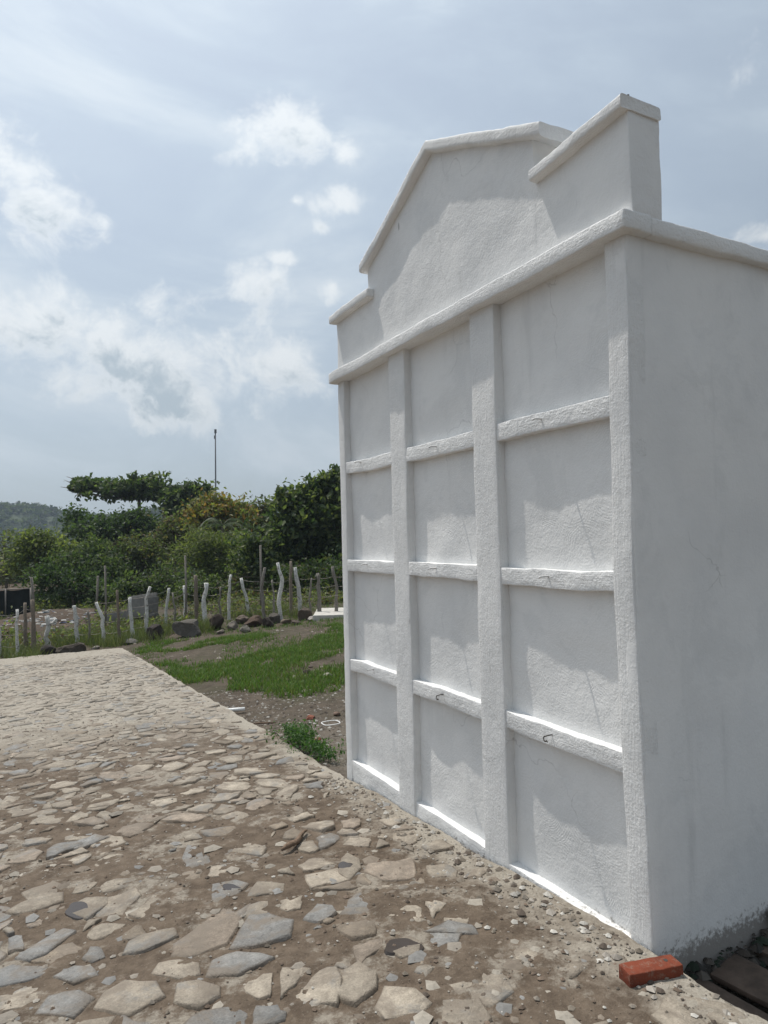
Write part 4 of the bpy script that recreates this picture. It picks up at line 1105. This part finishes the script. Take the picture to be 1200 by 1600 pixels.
# ------------------------------------------------------------------ grass
def blades(name, xy, hmin, hmax, w, cols, seedv, label, cat='grass', zf=soil_full, per=4, spread=.03, kind='stuff'):
    rgs = np.random.default_rng(seedv); n = len(xy)*per
    base = np.repeat(xy, per, 0)+rgs.normal(0, spread, (n, 2)); z = zf(base[:, 0], base[:, 1])-.005
    h = rgs.uniform(hmin, hmax, n); th = rgs.uniform(0, 6.28, n); lean = rgs.uniform(.15, .8, n)*h; ld = rgs.uniform(0, 6.28, n)
    wx, wy = np.cos(th)*w, np.sin(th)*w
    B = np.column_stack([base, z]); mid = B+np.column_stack([np.cos(ld)*lean*.35, np.sin(ld)*lean*.35, h*.6]); tip = B+np.column_stack([np.cos(ld)*lean, np.sin(ld)*lean, h])
    Wv = np.column_stack([wx, wy, np.zeros(n)])
    V = np.stack([B-Wv, B+Wv, mid+Wv*.8, mid-Wv*.8, tip], 1).reshape(-1, 3)
    k = 5*np.arange(n)[:, None]
    c = np.array(cols)[rgs.integers(0, len(cols), n)]*rgs.uniform(.7, 1.3, (n, 1))
    link(name, mesh_np(name, V, k+np.array([[0, 1, 2, 3]]), k+np.array([[3, 2, 4]]), np.repeat(c, 5, 0)), M_grass, kind=kind, label=label, cat=cat)
def in_px_poly(xy, poly):
    P = np.column_stack([xy, soil_z(xy[:, 0], xy[:, 1])])-CAM; zz = P@FWD
    x = 600+F_PX*(P@RIGHT)/zz; y = 800-F_PX*(P@UP)/zz
    r = np.zeros(len(xy), bool); n = len(poly)
    for a in range(n):
        x1, y1 = poly[a]; x2, y2 = poly[(a+1) % n]
        c = ((y1 > y) != (y2 > y)) & (x < (x2-x1)*(y-y1)/(y2-y1+1e-9)+x1); r ^= c
    return r
rgg = np.random.default_rng(21)
cand = np.column_stack([rgg.uniform(.05, 16, 160000), rgg.uniform(4.5, 19, 160000)])
nz = fbm(np.column_stack([cand*.9, np.zeros(len(cand))]), 4)
GC = [(.095, .170, .036), (.12, .195, .046), (.08, .14, .034), (.10, .165, .04), (.16, .17, .07)]
poly_main = [(232, 1036), (290, 1066), (350, 1084), (440, 1066), (560, 1062), (640, 1060), (640, 985), (536, 990), (480, 1004), (400, 1026), (320, 1040)]
poly_back = [(200, 1012), (215, 1024), (330, 1012), (420, 1000), (420, 988), (330, 996), (240, 1003)]
poly_right = [(500, 990), (640, 985), (640, 966), (520, 976)]
poly_low = [(300, 1066), (360, 1110), (470, 1090), (536, 1060), (536, 1045), (440, 1052), (350, 1075)]
real = cand; cand = cand+.45*np.column_stack([fbm(np.column_stack([real*1.6, np.full(len(real), q)]), 4, .6) for q in (3.0, 40.0)])
m1 = in_px_poly(cand, poly_main) & (nz > -.75+.5*rgg.random(len(cand)))
m2 = in_px_poly(cand, poly_back) & (nz > -.45+.5*rgg.random(len(cand)))
m3 = in_px_poly(cand, poly_right) & (nz > -.3)
m4 = in_px_poly(cand, poly_low) & (nz > .05+.6*rgg.random(len(cand)))
m5 = (nz > .05) & (rgg.random(len(cand)) < .10) & (cand[:, 1] > 6)
cand = real
blades('field_grass', cand[m1 | m2 | m3 | m4 | m5], .02, .10, .006, GC, 31, 'low green grass growing in patches across the field', spread=.035)
# tall tufts along the fence and behind it
tuft = []
for (x0, x1, y0, y1, n_) in ((0, 62, 1022, 1040, 70), (80, 190, 990, 1012, 170), (170, 250, 985, 1004, 90), (255, 275, 985, 995, 14), (306, 330, 978, 990, 34), (0, 30, 1008, 1024, 26), (420, 478, 955, 966, 40), (340, 420, 960, 968, 34), (190, 300, 975, 990, 60)):
    for _ in range(n_):
        tuft.append(hit(rgg.uniform(x0, x1), rgg.uniform(y0, y1))[:2])
blades('tall_grass', np.array(tuft), .05, .34, .005, [(.125, .155, .055), (.095, .130, .045), (.17, .17, .085), (.10, .12, .05)], 32, 'taller grass tufts growing along the foot of the fence', per=20, spread=.13)
# low scrub on the ground behind the fence
rgs_ = np.random.default_rng(77); cs_ = np.column_stack([rgs_.uniform(-9, 14, 9000), rgs_.uniform(17.6, 32, 9000)])
ns_ = fbm(np.column_stack([cs_*.7, np.full(len(cs_), 8.)]), 3)
bare = np.exp(-(((cs_[:, 0]+1.6)/2.6)**2+((cs_[:, 1]-22.3)/2.8)**2))
cs_ = cs_[(ns_ > -.5+1.6*bare) & (rgs_.random(len(cs_)) < .55)]
hz = soil_z(cs_[:, 0], cs_[:, 1]); ht = rgs_.uniform(.05, .42, len(cs_))
cc_ = np.column_stack([cs_, hz+.02])
cent = (cc_[:, None]+rgs_.normal(size=(len(cc_), 16, 3))*np.array([.12, .12, .0])+np.abs(rgs_.normal(size=(len(cc_), 16, 1)))*np.array([0, 0, .5])*ht[:, None, None]).reshape(-1, 3)
V, Q, c = leaf_cloud(cent, .10, .045, rgs_, GM_+GL+GB_, .3)
link('scrub', mesh_np('scrub', V, Q, None, c), M_leaf, kind='stuff', label='low weedy scrub covering the ground behind the fence', cat='scrub')
# weed at the paving edge
wd = np.random.default_rng(9); ca, cb = on_paving(440, 1160), on_paving(500, 1190)
o = empty('weed', (.07, 3.7, float(soil_z(.07, 3.7))), 'bushy green weed sprouting at the paving edge near the wall', 'weed')
wo = np.array(o.location)
cl = []
for _ in range(62):
    t = wd.random(); yy = 3.22+.92*t; hh = .05+.10*math.exp(-((t-.62)/.35)**2)
    cl.append([.07+wd.normal(0, .06), yy, float(soil_z(.07, yy))+.05+wd.random()*hh])
cl = np.array(cl); cent = (cl[:, None]+wd.normal(size=(len(cl), 30, 3))*np.array([.035, .04, .025])).reshape(-1, 3)
V, Q, c = leaf_cloud(cent, .026, .012, wd, [(.055, .115, .03), (.04, .09, .03), (.07, .13, .04)], .3, .8)
link('foliage', mesh_np('foliage', V-wo, Q, None, c), M_leaf, o)
mb = MB()
for q in cl[::3]:
    V, Q, T = tube([(q[0]*.5+.035, q[1], float(soil_z(.07, q[1]))-.03), tuple(q)], [.003, .0015], 4); mb.add(V, Q, T, (.07, .10, .035))
link('stems', mb.mesh('stems', False, wo), M_bark, o, kind='stuff')

# ------------------------------------------------------------------ haze
m, g_ = new_mat('haze_air')
pv = g_.n('ShaderNodeVolumePrincipled', {'Color': (0.70, 0.84, 1.0, 1), 'Density': 0.00052, 'Anisotropy': 0.3})
g_.n('ShaderNodeOutputMaterial', {1: pv.outputs[0]})
V = np.array([(x, y, z) for z in (-9., 37.) for (x, y) in ((-1400, -1400), (1400, -1400), (1400, 1400), (-1400, 1400))])
link('haze', mesh_np('haze', V, [(0, 3, 2, 1), (4, 5, 6, 7), (0, 1, 5, 4), (1, 2, 6, 5), (2, 3, 7, 6), (3, 0, 4, 7)]), m, kind='stuff', label='thin pale haze over the whole landscape', cat='haze')
